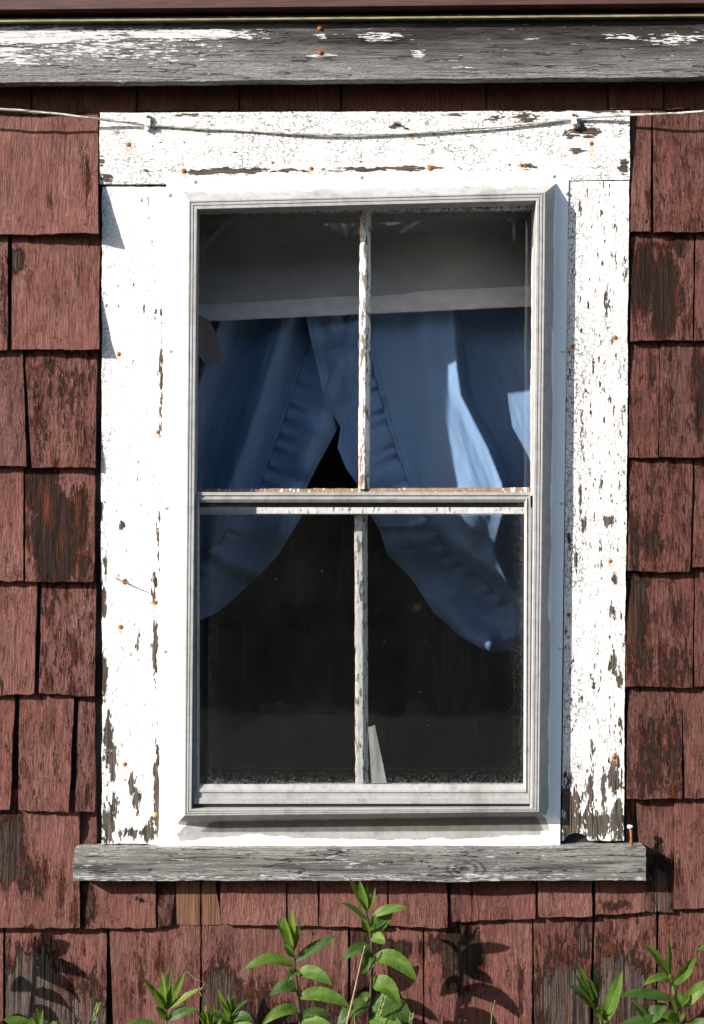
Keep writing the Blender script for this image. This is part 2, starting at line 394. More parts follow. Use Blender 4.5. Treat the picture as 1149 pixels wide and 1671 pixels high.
M_SH = shingle_mat()
M_WH = white_mat('peeling_white_paint')
M_WHH = white_mat('peeling_white_paint_long', horizontal=True, wood=((.022, .016, .012), (.095, .072, .056)))
M_MUN = white_mat('peeling_putty_paint', wood=((.06, .05, .04), (.22, .20, .15)), cr=.5)
M_FAS = weathered('weathered_fascia', ((.012, .0095, .0085), (.045, .036, .032)), ((.085, .078, .075), (.30, .288, .284)))
M_SILL = weathered('weathered_sill', ((.010, .0095, .009), (.11, .104, .10)), ((.12, .113, .104), (.34, .328, .31)), (.40, .395, .39))
M_ALU = alu_mat()
M_DALU = plain('dark_aluminium', (.06, .06, .058), .5)
M_RUST = rust_mat()
M_SCREW = plain('painted_screw', (.62, .62, .62), .4, .2, (300, 300, 300))
M_BRASS = plain('old_brass_nail', (.50, .33, .12), .5, .2, (400, 400, 400))
M_CLOTH = cloth_mat()
M_BLIND = plain('grey_blind_cloth', (.42, .42, .44), .85, .12, (9, 9, 14), .002)
M_HEM = plain('grey_blind_hem', (.74, .745, .77), .85, .10, (30, 30, 60), .001)
M_GLASS = glass_mat('old_window_glass', 0, .00028)
M_DUSTY = glass_mat('dusty_storm_glass', .0055, .00006, (.88, .885, .89))
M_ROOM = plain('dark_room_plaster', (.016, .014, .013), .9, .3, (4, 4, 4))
M_JAMB = plain('dark_jamb_wood', (.10, .09, .075), .8, .3, (60, 60, 9))
M_CEDAR = fir_mat()
M_REDBOARD = plain('red_roof_board', (.058, .021, .018), .7, .35, (20, 60, 300), .001)
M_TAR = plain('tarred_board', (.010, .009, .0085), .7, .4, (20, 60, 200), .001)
M_DRIP = plain('dull_drip_metal', (.20, .17, .085), .5, .4, (30, 60, 200))
M_CABLE = weathered('old_cable', ((.12, .105, .095), (.28, .25, .23)), ((.28, .27, .25), (.5, .49, .46)), (.60, .59, .56))
M_CLIP = plain('white_plastic_clip', (.80, .79, .76), .5, .05)
M_BOARD = plain('grey_cardboard', (.30, .27, .245), .9, .15, (30, 30, 30))
M_STICK = plain('white_stick_paint', (.50, .505, .49), .7, .3, (90, 90, 12))
M_LEAF = leaf_mat('fresh_leaf', (.050, .112, .010), (.084, .165, .018), (.15, .24, .05))
M_LEAF2 = leaf_mat('dark_leaf', (.024, .066, .009), (.042, .098, .014), (.07, .13, .032))
M_LEAF3 = leaf_mat('young_leaf', (.078, .155, .015), (.12, .205, .026), (.19, .27, .06))
M_STEM = plain('purple_green_stem', (.045, .028, .018), .5, .4, (90, 90, 40))
M_GSTEM = plain('green_stem', (.06, .105, .02), .5, .3, (90, 90, 40))
M_DRY = plain('dry_stalk', (.23, .15, .09), .8, .4, (200, 200, 60))
M_GRASS = plain('grass_green', (.06, .115, .018), .6, .35, (80, 80, 30))
M_SEED = plain('grass_seed_head', (.13, .18, .04), .7, .35, (300, 300, 300))

# ------------------------------------------------------------------ setting: ground, room behind the window
s = NT('lawn_ground'); g1 = s.noise((3, 3, 3), 6, .7); g2 = s.noise((60, 60, 60), 5, .7)
gm = s.fin(s.mix(s.step(g1, .35, .65), s.mix(g2, (.010, .019, .005), (.019, .028, .008)), s.mix(g2, (.02, .016, .011), (.036, .029, .02))), .95, s.bump(g2, .02))
gr = link('ground', meshf('ground', [(-200, -200, 0), (200, -200, 0), (200, 200, 0), (-200, 200, 0)], [(0, 1, 2, 3)]), gm); gr['kind'] = 'structure'

def woods():  # unseen trees, added so the glass mirrors dark leaves instead of sky
    rnd = random.Random(5); V = []; F = []
    for k in range(16000):
        x = rnd.uniform(-16, 16); top = 4.85 + .9 * float(fbm(np.array(x / 3.), np.array(1.), 7)); z = top * rnd.random() ** .8; y = -14 - rnd.random() * 3.5 + .12 * abs(x)
        r = rnd.uniform(.2, .55); n = Vector((rnd.uniform(-1, 1), rnd.uniform(-1, 1), rnd.uniform(-1, 1))).normalized(); a = n.orthogonal().normalized(); b = n.cross(a); c = Vector((x, y, z)); i = len(V)
        V += [c + a * r, c + b * r * .6, c - a * r, c - b * r * .6]; F.append([i, i + 1, i + 2, i + 3])
    return meshf('added_woods', V, F)
wd = link('added_woods', woods(), plain('added_foliage', (.020, .036, .010), .7, .5, (1, 1, 1))); wd['kind'] = 'stuff'; wd['label'] = 'dark green trees added out of view to darken the reflections in the window glass'; wd['category'] = 'trees'
OX0, OX1 = PX(304, 0, 0)[0], PX(889, 0, 0)[0]; OZ1, OZ0 = PX(0, 318, 0)[1], PX(0, 1335, 0)[1]   # rough opening
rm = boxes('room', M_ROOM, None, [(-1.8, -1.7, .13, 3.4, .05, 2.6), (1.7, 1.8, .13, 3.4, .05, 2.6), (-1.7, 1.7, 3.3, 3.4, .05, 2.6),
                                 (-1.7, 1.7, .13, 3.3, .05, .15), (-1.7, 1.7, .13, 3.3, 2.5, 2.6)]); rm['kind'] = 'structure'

# ------------------------------------------------------------------ shingle wall
WALL = thing('shingle_wall', 'house wall of peeling red-brown wood shingles all round the window', 'wall', (0, 0, 0))
boxes('sheathing', M_TAR, WALL, [(-1.8, OX0, .002, .129, .0, 2.6), (OX1, 1.8, .002, .129, .0, 2.6), (OX0, OX1, .002, .129, .0, OZ0), (OX0, OX1, .002, .129, OZ1, 2.6)])

def patchf(base, patches):
    def f(px, py):
        a = np.zeros_like(px) + base
        for (cx, cy, rx, ry, st) in patches:
            a = np.maximum(a, base + (st - base) * np.exp(-(((px - cx) / rx) ** 2 + ((py - cy) / ry) ** 2) ** 1.5))
        return a
    return f
NSH = [0]
def shingle(xl, xr, yt, yb, d=.023, tint=.3, wear=.2, patches=(), wt=.3, curl=0, label=None, mat=None, dt=None, name='shingle', over=42, amp=1):
    """xl/xr: a number or (top, bottom); yb: a number or (left, right); d: how far the butt stands out; curl: extra at the lower right corner"""
    NSH[0] += 1; sd = NSH[0] * 17
    t = yt - over
    a = xl if isinstance(xl, tuple) else (xl, xl); b = xr if isinstance(xr, tuple) else (xr, xr)
    c = yb if isinstance(yb, tuple) else (yb, yb)
    ym = .5 * (c[0] + c[1]); h = ym - t
    slope = (d - (d - .0128 if dt is None else dt)) / (ym - yt)
    def x_l(py): return a[0] + (a[1] - a[0]) * np.clip((py - yt) / (ym - yt), 0, 1) + 1.3 * fbm(py / 26, py * 0 + sd, sd, 3)
    def x_r(py): return b[0] + (b[1] - b[0]) * np.clip((py - yt) / (ym - yt), 0, 1) + 1.3 * fbm(py / 26, py * 0 + sd + 9, sd, 3)
    def z_b(px): return c[0] + (c[1] - c[0]) * np.clip((px - a[1]) / max(1, b[1] - a[1]), 0, 1) + 2.4 * amp * fbm(px / 14, px * 0 + sd, sd + 3, 3)
    def yf(px, py):
        u = np.clip((px - a[1]) / max(1, b[1] - a[1]), 0, 1); v = (ym - py)
        y = -(d - slope * v)
        y = y - curl * u ** 2 * np.clip(1 - v / (ym - yt), 0, 1) ** 1.6
        y = y + .0028 * (amp if amp < 1 else 1) * fbm(px / 55, py / 90, sd) + .0010 * (amp if amp < 1 else 1) * fbm(px / 9, py / 40, sd + 5, 3)
        return np.minimum(y, -.0035)
    th = lambda px, py: np.clip(.011 - .00004 * (ym - py), .0025, .011)
    o = panel(name, mat or M_SH, WALL, x_l, x_r, t, z_b, yf, th, 3.2, {'wear': patchf(wear, patches)})
    o['tint'] = float(tint); o['woodtone'] = float(wt)
    if label: o['label'] = label
    return o
S = shingle
# course under the eaves: darkest tint paints extra shade in below the fascia
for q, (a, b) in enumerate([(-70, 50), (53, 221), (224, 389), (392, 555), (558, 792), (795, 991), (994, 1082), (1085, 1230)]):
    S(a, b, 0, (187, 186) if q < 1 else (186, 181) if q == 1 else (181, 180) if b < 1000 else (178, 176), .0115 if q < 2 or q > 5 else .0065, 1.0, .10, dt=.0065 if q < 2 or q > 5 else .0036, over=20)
# left of the window
S(-60, 160, 190, (384, 380), .023, .02, .16, [(142, 300, 8, 60, .5), (82, 330, 4, 35, .52)], curl=.018, dt=.008)
S(-90, (13, 12), 384, 571, .024, .3, .2, [(8, 480, 8, 60, .6)], wt=.8)
S((20, 19), (163, 161), 384, (571, 570), .023, .12, .22, [(28, 425, 14, 22, .8)], curl=.010)
S(-90, (37, 43), 572, (762, 760), .024, .2, .26)
S((40, 52), (159, 155), 572, (763, 762), .022, .25, .37, [(80, 600, 22, 20, .5), (120, 640, 24, 60, .48), (62, 660, 16, 50, .48)], curl=.004)
S(-90, 38, 764, 948, .023, .12, .22)
S(42, (155, 153), 764, (949, 950), .022, .12, .2, [(92, 880, 46, 78, 1.05), (70, 800, 26, 60, .95), (130, 850, 16, 60, .9), (135, 925, 20, 40, .58)], wt=.02, curl=.004,
  label='red-brown shingle with its paint fallen off to dark bare wood')
S(-90, (61, 55), 952, (1135, 1133), .023, .15, .24)
S((68, 64), (157, 154), 952, (1132, 1136), .021, .25, .34, [(85, 960, 12, 60, .5), (118, 1080, 5, 60, .6)])
S(-90, (24, 16), 1138, 1322, .022, .15, .22)
S((32, 29), (121, 112), 1138, (1322, 1325), .023, .3, .27)
S((128, 122), 155, 1138, (1324, 1325), .018, .4, .32, [(143, 1300, 7, 30, .6)])
S(-60, (129, 130), 1330, (1513, 1515), .024, .12, .2, [(12, 1375, 34, 50, .95), (48, 1425, 34, 38, .62), (8, 1420, 30, 30, .8), (100, 1450, 8, 40, .5), (122, 1490, 7, 30, .55)], wt=.35,
  label='wide red-brown shingle with a large patch worn to wood at its left')
S((126, 133), 158, 1330, 1382, .012, .35, .2, over=20)
# row under the sill
S((131, 133), 254, 1430, (1515, 1514), .020, .3, .22, [(140, 1480, 9, 60, .66), (150, 1470, 8, 40, .55)])
S(258, (288, 279), 1430, (1513, 1511), .017, .75, .45)
S((358, 362), 467, 1430, (1508, 1511), .022, .32, .16)
S(469, 519, 1430, 1511, .020, .4, .18); S(521, (632, 630), 1430, (1511, 1513), .021, .36, .17)
S((634, 636), 730, 1430, (1511, 1515), .021, .55, .2, curl=.002)
S((736, 734), 769, 1430, 1504, .017, .5, .2, [(745, 1480, 6, 30, .5)]); S(771, 874, 1430, (1503, 1499), .019, .45, .2)
S((878, 880), 966, 1430, (1497, 1496), .021, .38, .2); S((972, 973), (1050, 1052), 1430, (1493, 1489), .020, .32, .2, [(1000, 1480, 30, 10, .52)])
S((1038, 1054), (1099, 1099), 1310, (1487, 1489), .017, .45, .25, [(1078, 1450, 24, 60, .85)], wt=.9)
S(1022, (1036, 1030), 1310, 1380, .012, .55, .2, over=24)
S(1101, 1215, 1310, (1483, 1481), .022, .5, .24, [(1108, 1430, 9, 30, .5)])
# the two slips of clean cedar showing where a shingle is missing
S(288, 326.5, 1425, 1509, .0112, .2, 0, mat=M_CEDAR, dt=.0112, over=5, amp=.25, label='unpainted clean orange cedar slip')
S(329.5, (350, 362), 1425, 1509, .0112, .2, 0, mat=M_CEDAR, dt=.0112, over=5, amp=.25, label='unpainted clean orange cedar slip')
# lowest course in the picture
LB = 1705
S(-90, 5, 1518, LB, .021, .4, .25)
S(9, (174, 173), 1518, LB, .021, .28, .2, [(60, 1640, 75, 95, 1.05), (150, 1660, 34, 75, .78), (40, 1570, 22, 30, .7)], wt=.95, label='red-brown shingle bare and grey over its lower half')
S((179, 186), (327, 325), 1515, LB, .020, .22, .23, [(228, 1600, 10, 40, .56), (260, 1560, 8, 30, .45)], dt=.0095)
S((330, 329), (568, 567), 1515, LB, .021, .22, .17, [(360, 1650, 42, 85, .95), (420, 1660, 40, 65, .72), (350, 1580, 16, 30, .6), (520, 1665, 55, 60, .72), (460, 1670, 60, 45, .6)], wt=.5, dt=.0095,
  label='widest shingle, red paint peeled in a jagged line')
S(572, 690, 1515, LB, .020, .3, .25, [(600, 1530, 26, 22, .9), (640, 1548, 44, 14, .85), (590, 1630, 24, 60, .62)], wt=.1)
S(693, 868, 1515, LB, .021, .22, .2, [(755, 1560, 36, 60, .85), (715, 1540, 26, 20, .7), (850, 1610, 7, 50, .56)], wt=.25)
S((871, 872), (967, 961), 1502, LB, .020, .5, .3, [(920, 1650, 60, 92, .95), (950, 1530, 12, 40, .8)], wt=.7, label='red-brown shingle with grey wood below a torn edge of red paint')
S((971, 969), (1071, 1069), 1496, LB, .021, .32, .3, [(1015, 1625, 52, 78, .95)], wt=.75)
S((1076, 1072), 1215, 1490, LB, .021, .42, .3)
# right of the window
S(1030, (1063, 1061), 190, 378, .021, .62, .28, [(1058, 330, 5, 50, .5)], dt=.008)
S((1066, 1068), 1215, 190, (378, 380), .022, .55, .3, dt=.008)
S(1030, (1133, 1130), 382, (556, 555), .021, .5, .27, [(1048, 450, 20, 60, .95), (1085, 480, 24, 66, 1.0), (1110, 400, 12, 20, .8), (1122, 520, 7, 30, .6), (1080, 400, 30, 10, .6)], wt=.0,
  label='brown shingle with two dark bare streaks down the middle')
S((1136, 1134), 1215, 382, 556, .022, .55, .28)
S(1028, (1076, 1074), 560, (747, 746), .020, .55, .3, [(1065, 600, 6, 25, .6)])
S((1078, 1077), 1215, 560, 746, .022, .6, .3, [(1140, 640, 14, 80, .75), (1096, 640, 5, 40, .5)], wt=.1)
S((1027, 1026), (1132, 1126), 750, (932, 934), .022, .62, .36, [(1034, 890, 8, 60, .7), (1065, 880, 16, 40, .55)], wt=.3)
S((1134, 1130), 1215, 750, 926, .020, .6, .3)
S((1025, 1022), (1132, 1130), 938, (1120, 1122), .021, .55, .28, [(1036, 1000, 22, 75, .85), (1045, 1080, 20, 50, .7), (1095, 1085, 30, 45, .62), (1108, 1010, 8, 35, .55)], wt=.2,
  label='brown shingle worn to dark wood down its left side')
S((1135, 1134), 1215, 938, 1120, .022, .5, .3)
S(1024, 1113, 1126, (1303, 1304), .022, .52, .3, [(1060, 1240, 26, 60, .66), (1098, 1220, 22, 60, .62), (1064, 1190, 5, 20, .8)], wt=.25)
S((1113, 1119), 1215, 1126, 1303, .022, .55, .26)
# the rest of the wall beyond the frame
def far_shingles():
    rnd = random.Random(3); V = []; F = []
    def one(x0, x1, z1, z0):
        b = len(V); f = .0165 + rnd.uniform(-.002, .002)
        V.extend([(x0, -f, z0), (x1, -f, z0), (x1, -f + .013, z1), (x0, -f + .013, z1), (x0, -f + .011, z0), (x1, -f + .011, z0), (x1, -f + .015, z1), (x0, -f + .015, z1)])
        F.extend([[b + q for q in f2] for f2 in ((0, 1, 2, 3), (0, 4, 5, 1), (1, 5, 6, 2), (0, 3, 7, 4), (5, 4, 7, 6))])
    for (xa, xb) in ((-1.8, -.632), (.636, 1.8)):
        for row in range(8):
            z1 = CZ + (835.5 - 190 - (row - 0) * 187) * .001; z0 = z1 - .187; x = xa
            while x < xb - .02:
                w = min(rnd.uniform(.06, .17), xb - x - .003); one(x, x + w, z1, z0); x += w + .004
    x = -1.8
    for row in (0, 1, 2):
        x = -1.8; z1 = GZ - .035 - row * .187
        while x < 1.8:
            w = rnd.uniform(.07, .18); one(x, x + w, z1, max(z1 - .187, .005)); x += w + .004
    me = meshf('shingle', V, F, None, {'wear': np.full(len(V), .3)})
    o = link('shingle', me, M_SH, WALL); o['kind'] = 'stuff'; o['tint'] = .4; o['woodtone'] = .3; o['label'] = 'plain run of red-brown shingles beyond the window'
far_shingles()

# ------------------------------------------------------------------ eaves: fascia board and roof edge
tilt = lambda y0, y1: (lambda px: y0 + (y1 - y0) * (np.asarray(px, float) / 1149.0))
def fascia_wear(px, py):
    a = np.zeros_like(px) + .88
    for (cx, cy, rx, ry, st) in [(60, 58, 190, 15, .10), (300, 56, 120, 9, .0), (20, 85, 180, 22, .40), (150, 78, 240, 24, .47), (620, 60, 40, 7, .35), (1100, 62, 70, 12, .48), (1020, 60, 40, 3, .2),
                                 (523, 58, 10, 5, .2), (524, 88, 30, 8, .5), (682, 88, 12, 6, .2), (-200, 70, 220, 30, .2)]:
        a = np.minimum(a, .88 + (st - .88) * np.exp(-(((px - cx) / rx) ** 2 + ((py - cy) / ry) ** 2) ** 1.5))
    return a + .08 * fbm(px / 60, py / 9, 5)
def fascia_tone(px, py):  # browner along the top, paler towards the bottom edge
    b = 135 - 10 * px / 1149.
    t = np.clip(1.05 - (b - py) / 62., 0, 1) + .55 * np.exp(-((px - 150) / 330.) ** 2)
    return np.clip(t + .3 * fbm(px / 120, py / 14, 8), 0, 1)
def near(pts, r):
    def f(px, py):
        a = np.zeros_like(px)
        for q in pts: a = np.maximum(a, q[2] * np.exp(-((px - q[0]) ** 2 + ((py - q[1]) * np.where(py > q[1], .38, .95)) ** 2) / (r * r)) if len(q) > 2 else np.exp(-((px - q[0]) ** 2 + (py - q[1]) ** 2) / (r * r)))
        return a
    return f
FAS = thing('fascia_board', 'long grey weathered eaves board with flaking white paint above the window', 'board', W(574, 132, -.03))
panel('board', M_FAS, FAS, -560, 1710, tilt(30, 20), lambda px: 134.5 - 9.5 * px / 1149. + 1.2 * fbm(px / 50, px * 0, 2), lambda px, py: -.056 + .0012 * fbm(px / 90, py / 20, 3), .026, 4,
      {'wear': fascia_wear, 'tone': fascia_tone, 'rust': near([(522, 45), (523, 86)], 5)})
for q in ((522, 46), (523, 86)): dome('nail', M_RUST, FAS, W(*q, -.0565), .0040, .0025)
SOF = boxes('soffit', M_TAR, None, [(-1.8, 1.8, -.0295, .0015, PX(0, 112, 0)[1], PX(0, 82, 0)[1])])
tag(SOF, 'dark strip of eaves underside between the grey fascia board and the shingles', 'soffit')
ROOF = thing('roof_edge', 'dark red-brown roof edge with metal drip strip along the very top', 'roof', W(574, 10, -.04))
def tbar(name, m, y0l, y0r, y1l, y1r, yfront, yback):
    return panel(name, m, ROOF, -560, 1710, tilt(y0l, y0r), tilt(y1l, y1r), lambda px, py: yfront + .0006 * fbm(px / 40, py / 9, 4), yback - yfront, 8)
tbar('edge_board', M_REDBOARD, -60, -72, 15.5, 4.5, -.076, -.02)
tbar('backing_board', M_TAR, 10, -2, 40, 30, -.040, -.02)
tbar('drip_strip', M_DRIP, 32.5, 23, 35.5, 26, -.0685, -.041)
rz0 = PX(0, -58, -.076)[1]
link('roof_deck', meshf('roof_deck', [(-1.8, -.085, rz0), (1.8, -.085, rz0), (1.8, .8, rz0 + .55), (-1.8, .8, rz0 + .55), (-1.8, -.085, rz0 + .012), (1.8, -.085, rz0 + .012), (1.8, .8, rz0 + .562), (-1.8, .8, rz0 + .562)],
     [(0, 3, 2, 1), (4, 5, 6, 7), (0, 1, 5, 4), (1, 2, 6, 5), (2, 3, 7, 6), (3, 0, 4, 7)]), M_TAR, ROOF)

# ------------------------------------------------------------------ window casing
CAS = thing('window_casing', 'cracked peeling white wooden boards framing the window above a bare grey sill', 'window casing', W(590, 1437, 0))
YC = -.016
HN = [(300, 279), (508, 275), (702, 275), (851, 270), (210, 236), (965, 234)]
LN = [(194, 578), (258, 705), (197, 1023), (254, 983), (204, 1247)]
RN = [(1004, 551), (935, 566), (996, 916), (928, 1003), (1002, 1236)]
def flakes(base, patches, sx=0):
    f = patchf(base, patches)
    return lambda px, py: f(px, py) + .10 * fbm(px / 30, py / 70, 11 + sx)
panel('head_board', M_WHH, CAS, lambda py: 163 + 1.5 * fbm(py / 12, py * 0, 1), lambda py: 1028 - .5 * (py - 180) / 110 + 1.0 * fbm(py / 12, py * 0, 2),
      lambda px: 184 - 3.5 * (px - 163) / 865 + 1.2 * fbm(px / 40, px * 0, 3), lambda px: 300.5 - 7 * (px - 163) / 865 + 1.0 * fbm(px / 20, px * 0, 4),
      lambda px, py: YC - .002 + .0008 * fbm(px / 70, py / 30, 6), .012, 3,
      {'wear': flakes(.13, [(390, 279, 55, 5, .95), (330, 282, 28, 5, .85), (480, 279, 30, 3, .8), (590, 277, 70, 3, .75), (660, 275, 60, 4, .9), (560, 276, 20, 3, .7), (175, 290, 12, 10, .75), (166, 264, 5, 10, .7),
                          (310, 188, 25, 5, .62), (745, 187, 30, 4, .7), (860, 193, 25, 8, .75), (810, 191, 16, 5, .6), (955, 215, 26, 12, .8), (930, 222, 12, 8, .75), (945, 246, 16, 5, .65), (1018, 272, 8, 14, .8), (990, 182, 35, 4, .7), (880, 181, 60, 3, .75),
                          (645, 206, 10, 5, .8), (832, 268, 3, 3, .7), (920, 270, 4, 3, .7), (240, 277, 8, 3, .6), (862, 272, 12, 4, .75)]),
       'rust': near([(*q, .7) for q in HN] + [(672, 216, 1)], 6), 'dirt': 0, 'net': .95})
panel('side_board', M_WH, CAS, lambda py: 167 - 3 * np.clip((py - 300) / 1070, 0, 1) + 1.8 * fbm(py / 30, py * 0, 5) + 2 * (py > 950), lambda py: 275 - 14 * np.clip((py - 300) / 1070, 0, 1),
      lambda px: 305 + 1.0 * fbm(px / 20, px * 0, 6), lambda px: 1377 + 1.5 * fbm(px / 14, px * 0, 7) + 3 * (px > 245), lambda px, py: YC + .0008 * fbm(px / 40, py / 90, 7), .012, 3,
      {'wear': flakes(.12, [(171, 1110, 7, 40, .9), (176, 1205, 9, 45, .9), (183, 1240, 7, 40, .8), (168, 985, 7, 32, .8), (172, 920, 4, 30, .5), (222, 1303, 8, 24, .75), (176, 1350, 14, 32, .85), (245, 1355, 14, 20, .75), (185, 1315, 10, 20, .7),
                          (263, 600, 3, 70, .75), (262, 690, 3, 30, .7), (252, 960, 5, 30, .7), (254, 1060, 5, 60, .62), (257, 1250, 5, 90, .75), (256, 1320, 6, 60, .85), (210, 1360, 40, 9, .62), (198, 858, 6, 10, .8), (205, 950, 5, 5, .8), (225, 1050, 3, 30, .6),
                          (193, 500, 4, 4, .6), (235, 505, 2, 12, .6), (175, 500, 3, 5, .4), (255, 512, 3, 16, .65), (166, 830, 5, 18, .6), (258, 880, 4, 40, .6), (215, 1275, 8, 20, .6)], 1),
       'rust': near([(*q, .65) for q in LN], 6), 'dirt': 0, 'net': lambda px, py: .45 + .5 * np.clip((185 - px) / 20, 0, 1)})
hole = lambda px: 13 * np.clip(1 - ((px - 941) / 19.) ** 2, 0, 1) ** .5
panel('side_board', M_WH, CAS, lambda py: 927 - 10 * np.clip((py - 296) / 1075, 0, 1), lambda py: 1026.5 - 9 * np.clip((py - 296) / 1075, 0, 1) + 1.6 * fbm(py / 22, py * 0, 8),
      lambda px: 295 + 1.0 * fbm(px / 20, px * 0, 9), lambda px: 1372 + 1.2 * fbm(px / 10, px * 0, 10) - hole(px), lambda px, py: YC + .0008 * fbm(px / 40, py / 90, 9), .012, 3,
      {'wear': flakes(.205, [(930, 1330, 12, 70, .95), (962, 1290, 6, 40, .75), (985, 1300, 4, 60, .8), (1004, 1265, 11, 38, .9), (1008, 1340, 10, 45, .85), (975, 1345, 40, 26, .74), (945, 1330, 8, 40, .75), (930, 880, 5, 12, .85), (940, 915, 4, 22, .8), (952, 855, 5, 18, .75), (993, 850, 9, 10, .8), (947, 820, 3, 35, .6),
                          (981, 347, 4, 6, .75), (947, 340, 3, 20, .7), (960, 318, 2, 8, .6), (1005, 368, 3, 14, .6), (1020, 425, 3, 14, .6), (978, 590, 3, 12, .65), (960, 500, 3, 10, .6), (1001, 1085, 8, 22, .85), (1010, 1110, 6, 14, .8), (978, 1120, 4, 12, .7), (1003, 940, 5, 12, .75), (998, 995, 6, 10, .75), (982, 930, 3, 25, .65), (966, 1220, 4, 20, .7),
                          (1012, 1190, 4, 40, .55), (950, 690, 3, 60, .52), (990, 500, 4, 30, .5)], 2),
       'rust': near([(*q, .6) for q in RN], 5), 'dirt': 0, 'net': lambda px, py: .62 + .38 * np.clip((965 - px) / 20, 0, 1)})
for q in HN: dome('nail', M_RUST, CAS, W(*q, YC - .002), .0032 + .0008 * (q[0] % 3 == 0), .0018)
for q in LN + RN: dome('nail', M_RUST, CAS, W(*q, YC), .0035, .0012)
dome('nail', M_BRASS, CAS, W(253, 1330, YC), .0046, .003)
# backing behind the gaps between boards, flush with nothing in front
boxes('backing', M_TAR, CAS, [(PX(180, 0, 0)[0], OX0, -.0035, .001, PX(0, 1376, 0)[1], PX(0, 190, 0)[1]), (OX1, PX(1015, 0, 0)[0], -.0035, .001, PX(0, 1376, 0)[1], PX(0, 190, 0)[1]), (OX0, OX1, -.0035, .001, OZ1, PX(0, 190, 0)[1]), (OX0, OX1, -.0035, .001, PX(0, 1376, 0)[1], OZ0)])
# sill
def sill_tone(px, py):
    r2 = ((px - 760) / 27.) ** 2 + ((py - 1418) / 14.) ** 2 + .35 * fbm(px / 14, py / 8, 61)
    t = .62 + .5 * fbm(px / 90, py / 7, 21) - .45 * np.exp(-((py - 1412) / 9.) ** 2) * (.6 + fbm(px / 130, px * 0, 4)) + .25 * (py < 1396)
    return np.clip(np.where(r2 < 1.5, np.where(r2 < .09, 0, .40 + .55 * np.sin(np.sqrt(np.abs(r2)) * 15)), t), 0, 1)
YS = -.047
def sill_y(px, py): return YS + .0016 * fbm(px / 60, py / 10, 22) + .0016 * np.exp(-(((px - 760) / 14.) ** 2 + ((py - 1418) / 8.) ** 2))
SILLO = panel('sill', M_SILL, CAS, lambda py: 119 + 1.5 * fbm(py / 9, py * 0, 12) + 2 * (py < 1398), lambda py: 1054 + 1.5 * fbm(py / 9, py * 0, 13), lambda px: 1385.5 + .5 * np.sin(px / 170) + 1.0 * fbm(px / 30, px * 0, 14) - 1 * (px > 900),
      lambda px: 1437 + 1.4 * fbm(px / 30, px * 0, 15) + 2 * np.exp(-((px - 760) / 60) ** 2), sill_y, .046, 3,
      {'wear': lambda px, py:   .80 + .3 * fbm(px / 90, py / 8, 23) - .22 * (py > 1425) - .1 * np.exp(-((px - 150) / 60.) ** 2), 'tone': sill_tone, 'rust': 0})
# ------------------------------------------------------------------ aluminium storm window
STM = thing('storm_window', 'grey aluminium storm window with white painted flange fixed over the old sashes', 'storm window', W(590, 1386, YC))
def ring_mesh(name, m, parent, rings, nseg=60, closed=False):
    """rings: list of (TL, TR, BR, BL, y, paint, outset) in picture mm; consecutive rings are bridged"""
    V = []; F = []; at = []; per = 4 * nseg
    for (tl, tr, br, bl, y, pt) in rings:
        C4 = [tl, tr, br, bl]
        if callable(y): pass
        for s4 in range(4):
            a = C4[s4]; b = C4[(s4 + 1) % 4]
            for k in range(nseg):
                f = k / nseg; V.append(W(a[0] + (b[0] - a[0]) * f, a[1] + (b[1] - a[1]) * f, y)); at.append(pt if not (name == 'frame' and s4 == 2 and pt > .3) else -.7 + 1.7 * max(0, 1 - f * 24) + 1.7 * max(0, 1 - (1 - f) * 9))  # bottom side goes negative: stained metal with painted-in shade
    # each strip owns its vertices so that the edges stay crisp
    V2 = []; A2 = []
    for r in range(len(rings) - 1):
        b = len(V2); V2 += V[r * per:(r + 2) * per]
        A2 += at[r * per:(r + 2) * per]
        for k in range(per):
            k2 = (k + 1) % per; F.append([b + k, b + per + k, b + per + k2, b + k2])
    return link(name, meshf(name, V2, F, None, {'paint': A2}), m, parent)
def q4(l0, t0, r0, r1, b1, l1, t1=None, b0=None):
    """TL, TR, BR, BL from left-top x, top-left y, right-top x, right-bottom x, bottom-left y, left-bottom x, top-right y, bottom-right y"""
    return ((l0, t0), (r0, t1 if t1 is not None else t0), (r1, b0 if b0 is not None else b1), (l1, b1))
def lerpq(a, b, f): return tuple((p[0] + (q[0] - p[0]) * f, p[1] + (q[1] - p[1]) * f) for p, q in zip(a, b))
Q0 = q4(272, 291, 928, 914, 1372, 259, 277, 1372)
Q2 = q4(297.5, 312, 906.5, 896, 1343.5, 289, 300, 1333)
Q3 = q4(307, 326, 891.5, 881, 1332, 300, 312.5, 1325)
Q4 = q4(322, 342, 875, 866, 1320, 313, 328, 1318)
def back(q, y0, y1):        # same real place, further back
    k = (D + y0) / (D + y1); return tuple((574.5 + (p[0] - 574.5) * k, 835.5 + (p[1] - 835.5) * k) for p in q)
YF = -.0185; YP = -.050
rings = [(*back(Q0, YF, -.0158), -.0158, 1.0), (*Q0, YF, 1.0), (*lerpq(Q0, Q2, .93), YF - .0005, 1.0), (*Q2, YF - .004, .58), (*lerpq(Q2, Q3, .5), -.036, .30), (*Q3, YP + .002, .2)]
for f, yy in ((.10, YP), (.22, YP), (.27, YP + .0014), (.34, YP + .0014), (.38, YP), (.56, YP), (.60, YP + .0013), (.66, YP + .0013), (.70, YP), (.93, YP), (1.0, YP + .001)):
    rings.append((*lerpq(Q3, Q4, f), yy, .2))
rings += [(*back(Q4, YP + .001, -.012), -.012, .1), (*back(lerpq(Q4, Q3, .6), YP, -.006), -.006, .1), (*back(lerpq(Q4, Q3, .6), YP, .012), .012, .1)]
FR = ring_mesh('frame', M_ALU, STM, rings)
